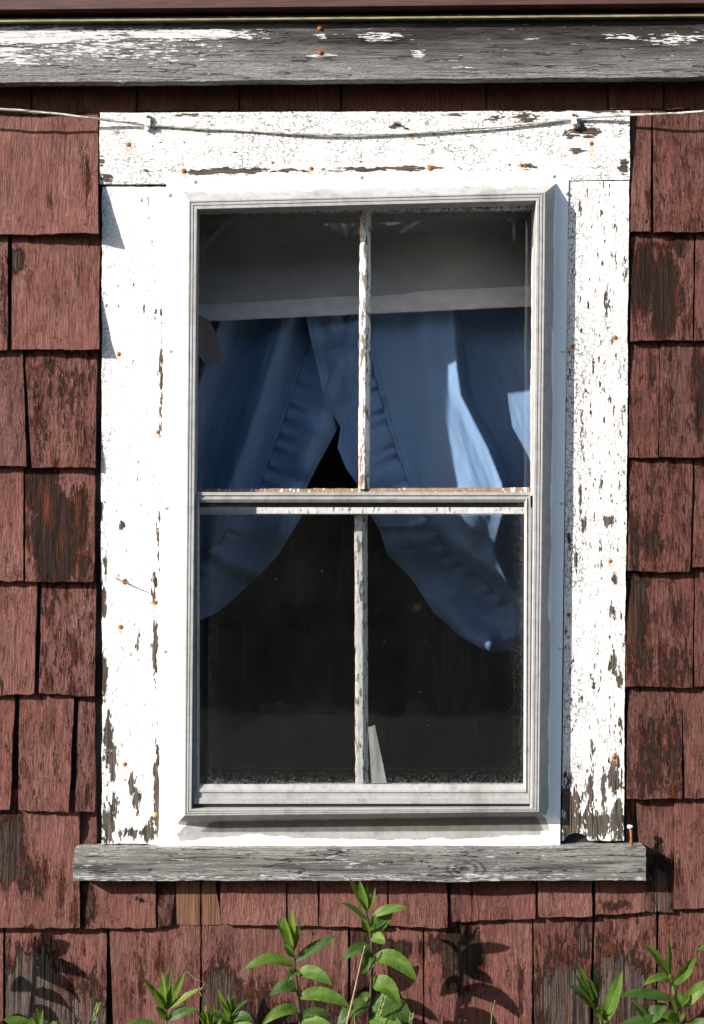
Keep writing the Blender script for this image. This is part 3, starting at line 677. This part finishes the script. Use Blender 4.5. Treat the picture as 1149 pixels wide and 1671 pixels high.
def apron_paint(px, py):
    e = 1360 + 6 * np.exp(-((px - 300) / 40.) ** 2) + lerpf([(258, -20), (288, -20), (291, 8), (330, 6), (420, 2), (520, 8), (640, 11), (760, 9), (830, 4), (882, 3), (884, -20), (915, -20)])(px) + 2.0 * fbm(px / 20, px * 0, 31)
    return np.clip(.5 + (py - e) / 10., -.1, 1.3)
panel('apron', M_ALU, STM, 258, 914, lambda px: 1359 - 2.5 * (px - 258) / 656, lambda px: 1385.5 - .5 * (px - 258) / 656, -.0225, .008, 4, {'paint': apron_paint})
for q in [(317, 296), (277, 572), (270, 828), (902, 287), (924, 315), (920, 573), (916, 820), (913, 1057), (912, 1332), (276, 318), (268, 1062), (588, 289)]: dome('screw', M_SCREW, FR, W(*q, YF), .0037, .003)
# lower glazed panel
PAN = ring_mesh('panel_frame', M_ALU, STM, [(*q4(316, 803, 866, 864.5, 1312, 315.5), y, .1) if y > -.03 else (*q4(316, 803, 866, 864.5, 1312, 315.5), y, .1) for y in (-.0345, -.041)] +
      [(*lerpq(q4(316, 803, 866, 864.5, 1312, 315.5), q4(325.5, 820, 856, 854.5, 1280, 325.5), f), y, .1) for f, y in ((.02, -.0425), (.30, -.0425), (.34, -.0402), (.55, -.0402), (.60, -.0425), (.72, -.042), (1.0, -.038))] +
      [(*back(q4(325.5, 820, 856, 854.5, 1280, 325.5), -.038, -.0345), -.0345, .1)])
def edgef(px, py): return np.clip(np.exp(-(1281 - py) / 7.) + .5 * np.exp(-(856 - px) / 8.) + .4 * np.exp(-(px - 325) / 8.), 0, 1)
panel('glass', M_DUSTY, PAN, 323, 858, 817, 1283, -.0355, .002, 6, {'rimdust': edgef})
panel('meeting_strip', M_DALU, STM, 312, 868, 809, 828, -.0295, .006, 8)
boxes('track', M_DALU, STM, [(*[PX(q, 0, -.03)[0] for q in (309, 870)], -.034, -.008, PX(0, 1322, -.03)[1], PX(0, 1306, -.03)[1])])

# ------------------------------------------------------------------ old wooden sashes behind
def sash(label, outer, inner, y, depth):
    t = thing('wooden_sash', label, 'window sash', W(595, outer[2][1], y + .01))
    return t
wearm = lambda base, p, sx=0: flakes(base, p, sx)
US = thing('wooden_sash', 'upper old wooden sash with one peeling upright glazing bar', 'window sash', W(595, 839, .012), 'wooden window sashes')
YU = .010
panel('rail', M_MUN, US, 303, 888, tilt(322, 316), lambda px: 342 - 6 * (px - 322) / 553. + 3.5 + 1.2 * fbm(px / 12, px * 0, 41), YU, .03, 4, {'wear': .42, 'rust': 0, 'dirt': .25})
panel('rail', M_MUN, US, 303, 888, lambda px: 798.2 - 2.6 * (px - 322) / 553. + 1.0 * fbm(px / 12, px * 0, 42), 839.5, lambda px, py: YU + .003 * np.clip((806 - py) / 10, 0, 1), .03, 3.5,
      {'wear': lambda px, py: np.where(py < 806, .72, .16) + .22 * fbm(px / 25, py / 5, 43), 'rust': lambda px, py: .35 * (py < 806), 'dirt': 0})
panel('stile', M_MUN, US, 303, 317, 322, 838, YU + .001, .03, 5, {'wear': .3, 'rust': 0, 'dirt': .2})
panel('stile', M_MUN, US, lambda py: 870.5 - 1.5 * (py > 600) + .8 * fbm(py / 14, py * 0, 44), 890, 318, 838, YU + .001, .03, 4, {'wear': .22, 'rust': 0, 'dirt': .0})
def muntin(parent, xf, y, t, b, w1, w2, wear, sx):
    return panel('glazing_bar', M_MUN, parent, lambda py: xf(py) - 1 + 1.2 * fbm(py / 14, py * 0, sx), lambda py: xf(py) + w1 + w2 + .8 * fbm(py / 14, py * 0, sx + 1), t, b,
                 lambda px, py: y + np.where(px > xf(py) + w1, .002 + .012 * np.clip((px - xf(py) - w1) / w2, 0, 1), 0) + .003 * np.clip((xf(py) + 1.5 - px) / 2., 0, 1) + .0005 * fbm(px / 4, py / 20, sx + 2), .02, 1.8,
                 {'wear': wear, 'rust': lambda px, py: .5 * (px < xf(py) + 1), 'dirt': lambda px, py: .25 + .2 * fbm(px / 5, py / 40, sx)})
muntin(US, lerpf([(340, 588.5), (800, 586)]), YU - .004, 340, 798, 10.5, 6.5, wearm(.33, [(594, 555, 9, 70, .55), (594, 760, 8, 35, .6), (594, 450, 8, 10, .5)], 3), 50)
panel('pane', M_GLASS, US, 310, 880, 335, 800, YU + .012, .002, 30)
LS = thing('wooden_sash', 'lower old wooden sash with one white upright glazing bar behind dusty glass', 'window sash', W(590, 1300, .045), 'wooden window sashes')
YL = .016
muntin(LS, lerpf([(838, 579.5), (1285, 581)]), YL, 841, 1300, 13, 7, wearm(.27, [(588, 890, 5, 20, .6), (590, 1130, 5, 40, .4)], 4), 60)
panel('rail', M_MUN, LS, 303, 890, 1283, 1330, YL + .004, .03, 6, {'wear': .25, 'rust': 0, 'dirt': .1})
panel('stile', M_MUN, LS, 303, 319, 841, 1283, YL + .004, .03, 8, {'wear': .25, 'rust': 0, 'dirt': .2})
panel('stile', M_MUN, LS, 864, 890, 841, 1283, YL + .004, .03, 8, {'wear': .25, 'rust': 0, 'dirt': .2})
panel('pane', M_GLASS, LS, 310, 880, 841, 1300, YL + .022, .002, 30)

# ------------------------------------------------------------------ blind, curtains and odds and ends inside
BL = thing('roller_blind', 'grey roller blind hanging a little askew in the top of the window', 'blind', W(595, 512, .165))
bb = lambda px: 524.5 - 25 * (px - 322) / 548.
panel('cloth', M_BLIND, BL, 250, 950, 250, lambda px: bb(px) - 28, lambda px, py: .172 + .010 * np.sin((py - 300) / 45. + px / 400.) * np.clip((py - 300) / 100, 0, 1) + .004 * fbm(px / 160, py / 40, 71), .0015, 8)
panel('hem', M_HEM, BL, 250, 950, lambda px: bb(px) - 33, bb, lambda px, py: .166 - .003 * np.sin(np.clip((bb(px) - py) / 33., 0, 1) * math.pi) + .0009 * np.sin(px / 3.6) * np.exp(-((py - bb(px) + 26) / 5.) ** 2) * (px < 480), .008, 3)

def curtain(label, rows, xs, xhem, xseam, xfar, depth, side):
    """hanging cloth split at its seam into the panel and the gathered ruffle"""
    t = thing('curtain', label, 'curtain', W(xfar, rows[0], .2), 'blue curtains inside the window')
    for nm in ('panel', 'ruffle'):
        py = np.linspace(rows[0], rows[1], 230)
        a = xseam(py) if nm == 'panel' else xhem(py)
        b = np.zeros_like(py) + xfar if nm == 'panel' else xseam(py)
        if nm == 'ruffle': b = np.where(side * (b - a) < 0, a, b)
        else: a = np.where(side * (b - a) < 0, b, a)
        nu = 120 if nm == 'panel' else 60
        U = np.linspace(0, 1, nu)[None, :]; PXm = a[:, None] + (b - a)[:, None] * U; PYm = np.repeat(py[:, None], nu, 1)
        y = depth(PXm, PYm); X, Z = PX(PXm, PYm, y)
        V = np.stack([X.ravel(), y.ravel(), Z.ravel()], 1); i = np.arange(V.shape[0]).reshape(len(py), nu)
        F = np.stack([i[:-1, :-1], i[1:, :-1], i[1:, 1:], i[:-1, 1:]], -1).reshape(-1, 4)
        ds = np.abs(PXm - xseam(PYm)); hm = np.abs(PXm - xhem(PYm))
        seam = (np.exp(-((ds - 7) / 1.4) ** 2) * .8 if nm == 'panel' else np.exp(-(ds / 1.6) ** 2) + .7 * np.exp(-((hm - 6) / 1.2) ** 2))
        o = link(nm, meshf(nm, V, F.tolist(), [True] * len(F), {'seam': seam}), M_CLOTH, t)
        md = o.modifiers.new('thick', 'SOLIDIFY'); md.thickness = .0012; md.offset = 0
    return t
rs = lerpf([(500, 590), (584, 605), (699, 634), (793, 668), (838, 690), (896, 729), (950, 790), (1005, 853), (1066, 905)])
rh = lerpf([(500, 496), (548, 506), (618, 522), (637, 525), (678, 545), (697, 556), (730, 551), (765, 565), (790, 583), (838, 604), (869, 621), (905, 632), (943, 671), (1000, 708), (1038, 752), (1055, 779), (1064, 800)])
ridge = lerpf([(500, 736), (545, 741), (600, 746), (647, 753), (684, 772), (731, 796), (791, 820), (835, 822), (870, 812), (900, 805), (1000, 850)])
def gather(px, py, seam, sg, seed):
    s0 = (seam(py) - px) * sg                          # >0 on the ruffle side
    along = py + .45 * px * sg
    wr = np.sin(along / 5.0 + 4 * vn(along / 23, along * 0, seed)) * np.exp(-np.abs(s0 - 4) / 22.) * (s0 > 0)
    fan = np.sin(along / 21. + 4 * vn(along / 60, along * 0, seed + 1)) * np.clip(s0 / 40., 0, 1)
    pucker = np.sin(along / 6. + 2) * np.exp(-np.abs(s0) / 9.) * (s0 <= 0)
    return .0075 * wr +   .011 * fan * np.clip(s0 / 50., 0, 1) + .0028 * pucker
def right_depth(px, py):
    base = np.interp(py, [500, 560, 690, 793, 840, 896, 960, 1066], [.204, .205, .207, .211, .216, .272, .318, .300])
    r = px - ridge(py)
    fall = np.interp(py, [500, 640, 800, 930, 1010], [.058, .062, .060, .050, .0])
    y = base + fall * np.clip(r / 17., 0, 1) ** 1.1 * np.where(r > 0, 1, 0)
    y = y - .010 * np.exp(-((px - ridge(py) - 128) / 26.) ** 2)
    y = y + .022 * np.clip(-r / 120., 0, 1) + .008 * np.cos((px - ridge(py)) / 21.) * np.clip(-r / 20., 0, 1) * np.clip((80 + r) / 60., 0, 1)
    y = y - .018 * np.clip((rs(py) + 25 - px) / 60., 0, 1) * (py < 860)
    lo = np.clip((py - 860) / 60., 0, 1)
    dg = (px - 560) * .62 - (py - 838) * .78              # across the diagonal folds that run down to the tie-back
    y = y + lo * (.018 * np.sin(dg / 17.) + .009 * np.sin(dg / 8.3 + 1)) * np.clip((px - 640) / 120., 0, 1)
    y = y - .030 * lo * np.exp(-(((px - 800) / 11.) ** 2 + ((py - 1046) / 18.) ** 2)) - .034 * np.exp(-(((px - 840) / 16.) ** 2 + ((py - 1040) / 9.) ** 2)) - .03 * np.exp(-(((px - 838) / 5.) ** 2 + ((py - 1022) / 12.) ** 2))
    y = y + .0055 * np.sin((px - (py - 500) * .22 - 560) / 11. + 2 * vn(px / 50, py / 120, 33)) * np.clip((740 - px) / 60., 0, 1) * (py < 900) + .0030 * fbm((px - py * .35) / 22, py / 130, 84, 3) + .0010 * fbm((px - py * .35) / 6, py / 34, 86, 3)
    return y + gather(px, py, rs, 1, 5) + .0015 * fbm(px / 30, py / 70, 81)
curtain('blue curtain crossing over and drawn back to the right, with a strip of sunlight', (500, 1064), None, rh, rs, 915, right_depth, 1)
ls = lerpf([(500, 525), (548, 506), (642, 478), (720, 451), (793, 423), (835, 395), (880, 360), (912, 326), (1013, 250)])
lh = lerpf([(500, 602), (640, 578), (697, 552), (762, 517), (796, 500), (839, 494), (904, 455), (951, 410), (998, 357), (1013, 325)])
def left_depth(px, py):
    base = np.interp(py, [500, 800, 1015], [.236, .246, .27])
    fx = px + (py - 520) * .33                            # folds fan down to the left
    y = base + .020 * np.sin((fx - 385) / 17.5) * np.interp(py, [500, 600, 1000], [1.6, 1.5, .8]) + .008 * np.sin((fx - 320) / 9.) * np.interp(fx, [350, 480], [1, .2])
    y = y - .012 * np.clip((px - ls(py) + 20) / 60., 0, 1)
    y = y + .006 * fbm((px + py * .33) / 20, py / 130, 85, 3) + .0016 * fbm((px + py * .33) / 6, py / 34, 87, 3)
    return y + gather(px, py, ls, -1, 9) + .0015 * fbm(px / 30, py / 70, 82)
curtain('blue curtain behind, drawn back to the left in shade', (500, 1013), None, lh, ls, 262, left_depth, -1)

CB = solid('cardboard_scrap', M_BOARD, None, [(300, 508), (326, 514), (338, 521), (347, 531), (357, 560), (369, 588), (352, 592), (342, 597), (336, 594), (322, 578), (300, 560)], .125, .003)
tag(CB, 'torn grey-brown scrap of card beside the blue curtain at the left edge of the glass', 'cardboard')
SK = solid('stick', M_STICK, None, [(601, 1188), (612, 1185), (634, 1290), (607, 1290)], .075, .012)
tag(SK, 'pale stick leaning inside the lower pane beside the upright glazing bar', 'stick')

# ------------------------------------------------------------------ cable with its clips, loose nails
cp = lerpf([(-560, 150), (-100, 170), (0, 178), (60, 182), (130, 190), (190, 198), (241, 204), (330, 210), (420, 214), (470, 218), (560, 220), (610, 219), (680, 217), (740, 213), (800, 208), (870, 202), (937, 193), (1030, 187), (1090, 186), (1149, 181), (1400, 168), (1710, 155)])
cy = lerpf([(-560, -.046), (0, -.044), (120, -.036), (241, -.0215), (420, -.021), (560, -.0235), (680, -.0215), (800, -.0235), (937, -.0215), (1030, -.030), (1149, -.040), (1710, -.044)])
xs = np.arange(-560, 1710, 10.)
k3 = np.ones(7) / 7; zc = np.convolve(np.pad(cp(xs), 3, 'edge'), k3, 'valid') + 1.1 * fbm(xs / 33, xs * 0, 91); yc = np.convolve(np.pad(cy(xs), 3, 'edge'), k3, 'valid')
CA = tube('cable', M_CABLE, None, [W(a, b, c) for a, b, c in zip(xs, zc, yc)], [.0021 + .0005 * float(vn(a / 25, 0, 5)) for a in xs], 8)
ncv = len(CA.data.vertices)
for nm, val in (('wear', .42), ('tone', .6), ('rust', 0.0)):
    at = CA.data.attributes.new(nm, 'FLOAT', 'POINT'); at.data.foreach_set('value', np.clip(val + (.45 if nm != 'rust' else 0) * fbm(np.repeat(xs, 8) / 30, np.tile(np.arange(8), len(xs)) * .5, 3), 0, 1).astype(np.float32))
tag(CA, 'thin dirty white cable sagging across the top of the window casing', 'cable')
def clip(px, py, lean, label):
    t = thing('cable_clip', label, 'cable clip', W(px, py, YC - .002), 'clips holding the cable')
    V = []; F = []; prof = [(-12.5, -.0), (-12.5, -.006), (-6, -.007), (-2, -.0115), (5, -.0115), (8, -.006), (13, -.006), (13, 0)]
    for sx in (-4.5, 4.5):
        for (dz, dy) in prof: V.append(W(px + sx + lean * dz, py + dz, YC - .0015 + dy))
    n = len(prof); F = [[k, k + 1, n + k + 1, n + k] for k in range(n - 1)] + [list(range(n))[::-1], [n + k for k in range(n)]]
    o = link('strap', meshf('strap', V, F), M_CLIP, t)
    md = o.modifiers.new('b', 'BEVEL'); md.width = .0012; md.segments = 2
    dome('nail', M_RUST, t, W(px - 9.5 * lean, py - 9.5, YC - .0085), .0030, .0018); dome('nail', M_RUST if lean else M_CLIP, t, W(px + 10 * lean, py + 10.5, YC - .0075), .0032, .002)
clip(241, 200, .0, 'white clip straddling the cable near its left end')
clip(937, 197, .16, 'white clip with two rusty nails on the right part of the cable')
NL = thing('nail', 'tall rusty nail with white painted head standing at the right end of the sill', 'nail', W(1031, 1381, -.036))
tube('shank', M_RUST, NL, [W(1031.5, 1385, -.034), W(1030.5, 1368, -.037), W(1028.5, 1350, -.040)], .0020, 8)
tube('head', M_CLIP, NL, [W(1028.4, 1350.5, -.0405), W(1028.2, 1347, -.041)], [.0048, .0044], 10)
N2 = tube('nail', M_RUST, None, [W(187, 941, YC + .002), W(193, 946, YC - .004), W(206, 951, YC - .012), W(214, 954, YC - .016)], [.0010, .0011, .0011, .0009], 6)
tag(N2, 'bent rusty nail sticking out of the white board left of the window', 'nail')
N3 = tube('nail', M_SCREW, None, [W(629, 188, YC - .003), W(640, 196, YC - .008), W(655, 203, YC - .009)], [.0013, .0015, .0012], 6)
tag(N3, 'thin grey staple above the sagging middle of the cable', 'staple')
for q in ((222, 1466),):
    N4 = dome('nail', M_TAR, WALL, W(*q, -.0195), .0034, .0025)

# ------------------------------------------------------------------ plants
def leafmesh(b, t, w, arch, nrm, fold=.28):
    nl, nw = 18, 6
    mid = (b + t) * .5 + arch; V = []; F = []; lu = []; lt = []
    for i in range(nl + 1):
        f = i / nl
        c = b * (1 - f) ** 2 + mid * 2 * f * (1 - f) + t * f * f
        tg = ((mid - b) * (1 - f) + (t - mid) * f).normalized()
        sd = tg.cross(nrm)
        sd = sd.normalized() if sd.length > 1e-4 else Vector((1, 0, 0))
        up = sd.cross(tg)
        hw = .5 * w * min(1, 2.35 * (f + .015) ** .62 * (1.0 - f) ** .82 * 1.0) * (1 + .06 * (i % 2))
        if i == nl: hw = .0002
        for k in range(nw + 1):
            u = 2 * k / nw - 1
            V.append(c + sd * (hw * u) + up * (.10 * hw * math.sin(f * 9 + 3 * u + b.x * 200) + fold * hw * (abs(u) ** 1.3) - .05 * hw * math.sin(f * 40) * abs(u))); lu.append(u); lt.append(f)
    for i in range(nl):
        for k in range(nw):
            a = i * (nw + 1) + k; F.append([a, a + 1, a + nw + 2, a + nw + 1])
    return meshf('leaf', V, F, [True] * len(F), {'lu': lu, 'lt': lt})
LRND = random.Random(11)
def plant(name, label, stem, leaves, y0=-.105, cat='plant', stem_r=.0026, group='leafy weeds at the foot of the wall', smat=None):
    """stem: picture mm points from the top down; leaves: (bx,by, tx,ty, width, arch, dy_tip, kind)"""
    bx, by = stem[-1]
    base = W(bx, by, y0); base.z = 0
    t = thing(name, label, cat, base, group)
    pts = [W(a, b, y0) for a, b in stem] + [Vector((base.x + (W(*stem[-1], y0).x - base.x), y0, max(.0, 0)))]
    pts2 = []
    for i in range(len(pts) - 1):
        for k in range(6): pts2.append(pts[i].lerp(pts[i + 1], k / 6))
    pts2.append(pts[-1])
    n = len(pts2); tube('stem', smat or M_STEM, t, pts2, [stem_r * (.55 + .6 * i / n) for i in range(n)], 8)
    for L in leaves:
        lx, ly, tx, ty, w, arch, dy, kind = L
        b = W(lx, ly, y0); tip = W(tx, ty, y0 + dy)
        horiz = abs(tx - lx) / (abs(tx - lx) + abs(ty - ly) + 1)
        nrm = Vector((LRND.uniform(-.6, .6), -1.0, .25 + .75 * horiz + LRND.uniform(-.2, .2)))
        me = leafmesh(b, tip, w * .001, Vector((0, -.3 * abs(dy), arch * .001)), nrm, .22 + .25 * LRND.random())
        link('leaf', me, (M_LEAF, M_LEAF2, M_LEAF3)[kind], t)
    return t
plant('weed_plant', 'tallest-leaved green weed under the sill, left of the dry stalk', [(476, 1545), (480, 1565), (484, 1600), (488, 1640), (491, 1700)],
      [(478, 1552, 452, 1499, 13, 2, -.012, 0), (478, 1550, 475, 1482, 15, 0, -.004, 2), (477, 1552, 463, 1496, 15, 4, -.02, 2), (479, 1552, 489, 1505, 9, 0, -.015, 0), (481, 1562, 464, 1538, 12, 0, -.012, 0),
       (480, 1577, 396, 1584, 22, 26, -.012, 0), (482, 1568, 549, 1527, 18, 6, .01, 1), (485, 1589, 542, 1608, 23, 22, -.02, 0), (487, 1615, 440, 1625, 22, 20, -.01, 1), (484, 1584, 471, 1600, 14, 8, -.02, 1),
       (490, 1628, 571, 1645, 26, 24, -.012, 0), (489, 1652, 427, 1674, 20, 26, -.018, 0), (490, 1660, 540, 1658, 17, 14, .004, 1), (491, 1668, 548, 1684, 20, 16, -.02, 0), (491, 1690, 430, 1712, 24, 20, -.02, 1), (491, 1705, 560, 1720, 24, 20, -.01, 0)])
plant('weed_plant', 'tall weed reaching the sill just right of the dry stalk', [(597, 1480), (600, 1500), (606, 1535), (608, 1570), (605, 1620), (603, 1700)],
      [(598, 1486, 570, 1434, 13, 4, -.01, 1), (598, 1484, 587, 1437, 14, 0, -.012, 2), (598, 1485, 599, 1444, 10, 0, -.004, 2), (599, 1486, 613, 1448, 9, -4, -.008, 0),
       (600, 1503, 557, 1474, 9, 12, -.005, 1), (608, 1494, 664, 1481, 16, 8, -.012, 0), (606, 1522, 641, 1489, 24, -2, .012, 1), (602, 1520, 592, 1498, 15, 0, -.02, 0), (606, 1530, 628, 1541, 20, 10, -.02, 2), (604, 1520, 612, 1492, 14, 0, -.01, 0),
       (608, 1553, 558, 1570, 20, 24, -.01, 1), (607, 1556, 590, 1590, 24, 6, -.01, 1), (612, 1565, 681, 1602, 28, 32, -.02, 0), (608, 1606, 652, 1640, 30, 26, -.02, 0), (607, 1612, 662, 1645, 18, 36, .02, 0),
       (607, 1640, 672, 1668, 44, 20, -.012, 1), (604, 1640, 550, 1676, 30, 22, -.012, 1), (603, 1660, 668, 1704, 36, 16, -.03, 0), (604, 1625, 576, 1650, 18, 14, .01, 1), (603, 1690, 540, 1720, 30, 20, -.02, 0)])
plant('weed_plant', 'short weed with pointed fresh shoots under the bare cedar slips', [(270, 1640), (271, 1655), (272, 1700)],
      [(270, 1645, 233, 1594, 12, 2, -.012, 0), (270, 1642, 265, 1586, 13, 0, -.012, 2), (271, 1642, 280, 1578, 14, 0, .002, 1), (271, 1644, 302, 1586, 14, -2, -.012, 0), (271, 1648, 329, 1612, 12, 4, -.012, 2), (270, 1646, 252, 1612, 14, 0, -.02, 0),
       (272, 1664, 255, 1643, 13, 4, -.014, 1), (273, 1665, 324, 1650, 18, 14, -.008, 1), (272, 1690, 205, 1672, 20, 14, -.012, 0), (272, 1695, 330, 1690, 20, 14, -.01, 0)], stem_r=.002, smat=M_GSTEM)
plant('weed_plant', 'low weed with a pale yellow-green bud left of the tallest-leaved one', [(377, 1660), (379, 1680), (379, 1710)],
      [(377, 1662, 355, 1613, 11, 0, -.01, 0), (377, 1655, 372, 1622, 8, 0, -.01, 2), (378, 1656, 380, 1624, 7, 0, -.004, 2), (378, 1652, 405, 1631, 7, 3, -.01, 1), (379, 1664, 414, 1668, 17, 16, -.012, 1), (377, 1672, 343, 1650, 15, 8, -.012, 0),
       (378, 1664, 362, 1634, 9, 0, -.02, 2), (379, 1680, 420, 1684, 18, 14, -.02, 0), (378, 1672, 386, 1646, 14, 0, .01, 0)], stem_r=.002, smat=M_GSTEM)
plant('weed_plant', 'lowest tuft of narrow pointed leaves between two larger weeds', [(342, 1680), (343, 1710)],
      [(342, 1682, 330, 1641, 10, 0, -.01, 0), (343, 1682, 349, 1636, 9, 0, -.008, 0), (343, 1682, 339, 1648, 10, 0, -.02, 2), (343, 1684, 320, 1648, 9, 2, -.012, 0), (343, 1684, 362, 1662, 12, 2, -.012, 0)], stem_r=.0018, smat=M_GSTEM)
plant('weed_plant', 'weed with one broad upright leaf, second from the right corner', [(974, 1640), (978, 1652), (985, 1690)],
      [(975, 1645, 942, 1572, 15, 0, -.012, 0), (974, 1644, 939, 1590, 12, 0, -.02, 1), (973, 1642, 970, 1577, 13, 0, .004, 1), (972, 1645, 929, 1608, 17, 8, -.012, 1), (984, 1668, 1015, 1584, 24, -4, -.01, 0), (984, 1662, 968, 1648, 14, 4, -.016, 0), (984, 1655, 983, 1644, 9, 0, -.02, 0),
       (972, 1640, 962, 1596, 12, 0, -.02, 1), (985, 1685, 930, 1690, 20, 12, -.02, 1)], stem_r=.0024, smat=M_GSTEM)
plant('weed_plant', 'spreading weed with long dark leaves at the right corner', [(1092, 1590), (1098, 1608), (1104, 1640), (1108, 1700)],
      [(1092, 1592, 1054, 1540, 16, 6, -.012, 0), (1093, 1590, 1091, 1526, 10, 0, -.006, 0), (1098, 1606, 1136, 1559, 20, -4, -.01, 0), (1097, 1602, 1050, 1608, 15, 18, -.012, 0), (1098, 1632, 1011, 1625, 20, 12, -.012, 1), (1110, 1645, 1162, 1600, 22, 10, -.012, 0), (1106, 1650, 1104, 1614, 20, 0, -.02, 0),
       (1057, 1664, 1029, 1632, 14, 2, -.005, 0), (1056, 1668, 1088, 1638, 26, 4, .005, 1), (1107, 1668, 1056, 1652, 12, 6, .01, 1), (1108, 1668, 1080, 1660, 20, 10, -.02, 0), (1106, 1676, 1010, 1672, 26, 12, -.01, 1), (1108, 1666, 1118, 1652, 8, 0, -.02, 0), (1108, 1690, 1170, 1668, 26, 10, -.02, 1)], stem_r=.0028, smat=M_GSTEM)
plant('weed_plant', 'weed tip just rising into view in the left corner', [(62, 1680), (63, 1720)],
      [(62, 1684, 60, 1644, 9, 0, -.01, 2), (62, 1684, 70, 1646, 12, 0, -.02, 0), (62, 1686, 50, 1660, 14, 0, -.012, 0), (62, 1688, 5, 1664, 22, 12, -.01, 0), (62, 1690, 95, 1668, 15, 6, -.012, 0)], stem_r=.0024, smat=M_GSTEM)
plant('weed_plant', 'weed outside the left edge whose leaf shadows fall on the wall', [(-122, 1470), (-118, 1500), (-116, 1560), (-114, 1700)],
      [(-121, 1492, -132, 1452, 16, 0, -.01, 0), (-120, 1490, -118, 1450, 14, 0, -.01, 2), (-119, 1505, -64, 1482, 24, 10, -.0, 0), (-118, 1520, -20, 1546, 22, 18, -.0, 0), (-117, 1535, -28, 1590, 26, 24, -.0, 0), (-116, 1560, -175, 1560, 22, 20, -.01, 1), (-115, 1570, -60, 1600, 22, 20, -.01, 1), (-115, 1600, -60, 1640, 26, 20, 0, 0), (-115, 1620, -170, 1650, 26, 20, 0, 0)])
plant('weed_plant', 'leaf tip entering from the right edge above the spreading weed', [(1196, 1545), (1198, 1600), (1200, 1700)],
      [(1197, 1560, 1137, 1549, 18, 12, -.01, 0), (1197, 1556, 1186, 1500, 16, 0, -.01, 0), (1198, 1580, 1230, 1540, 18, 4, -.01, 0), (1199, 1620, 1150, 1640, 20, 14, -.01, 1)])
def stalk(label, pts, y, r, m, name='dry_stalk', cat='stalk', seeds=0, group=None):
    P3 = [W(a, b, y) for a, b in pts]; e = P3[-1]
    P3.append(Vector((e.x - .02, y, 0)))
    t = thing(name, label, cat, P3[-1], group)
    fine = []
    for i in range(len(P3) - 1):
        for k in range(5): fine.append(P3[i].lerp(P3[i + 1], k / 5))
    fine.append(P3[-1])
    tube('stem', m, t, fine, [r * (.6 + .5 * i / len(fine)) for i in range(len(fine))], 7)
    if seeds:
        V = []; F = []; rnd = random.Random(int(pts[0][0]))
        a, b = P3[0], P3[1]
        for k in range(seeds):
            c = a.lerp(b, k / seeds); d = (a - b).normalized() * .006 + Vector((.0035 * (1 if k % 2 else -1), rnd.uniform(-.002, .002), 0))
            s2 = d.cross(Vector((0, 1, 0))).normalized() * .0012; q = len(V); yy = Vector((0, .0012, 0))
            V += [c, c + d * .5 + s2, c + d, c + d * .5 - s2, c + d * .5 + yy, c + d * .5 - yy]
            F += [[q, q + 1, q + 4], [q + 1, q + 2, q + 4], [q + 2, q + 3, q + 4], [q + 3, q, q + 4], [q + 1, q, q + 5], [q + 2, q + 1, q + 5], [q + 3, q + 2, q + 5], [q, q + 3, q + 5]]
        link('seed_head', meshf('seed_head', V, F), M_SEED, t)
stalk('thick dry brown stalk leaning between the two tall weeds', [(596, 1543), (588, 1575), (577, 1625), (565, 1675)], -.125, .0021, M_DRY)
stalk('thin green grass stalk with a seed head right of the dry stalk', [(627, 1628), (617, 1660), (612, 1690)], -.13, .0010, M_GRASS, 'grass_stalk', 'grass stalk', 26, 'grass stalks by the wall')
stalk('grass seed head standing alone near the left corner', [(160, 1640), (152, 1668), (150, 1690)], -.12, .0010, M_GRASS, 'grass_stalk', 'grass stalk', 26, 'grass stalks by the wall')
stalk('single upright green grass blade below the middle of the sill right of the weeds', [(808, 1632), (803, 1655), (800, 1690)], -.12, .0014, M_GRASS, 'grass_stalk', 'grass stalk', 0, 'grass stalks by the wall')
stalk('thin grass blade right beside the foot of the dry stalk', [(577, 1634), (579, 1660), (580, 1690)], -.128, .0010, M_GRASS, 'grass_stalk', 'grass stalk', 0, 'grass stalks by the wall')
stalk('short grass blade at the right of the tall weed by the sill', [(672, 1656), (669, 1675), (668, 1695)], -.12, .0011, M_GRASS, 'grass_stalk', 'grass stalk', 10, 'grass stalks by the wall')
stalk('withered twig with curled tip above the short weed', [(305, 1585), (318, 1597), (335, 1604), (326, 1618), (336, 1640), (340, 1700)], -.10, .0009, M_DRY, 'dry_twig', 'twig')
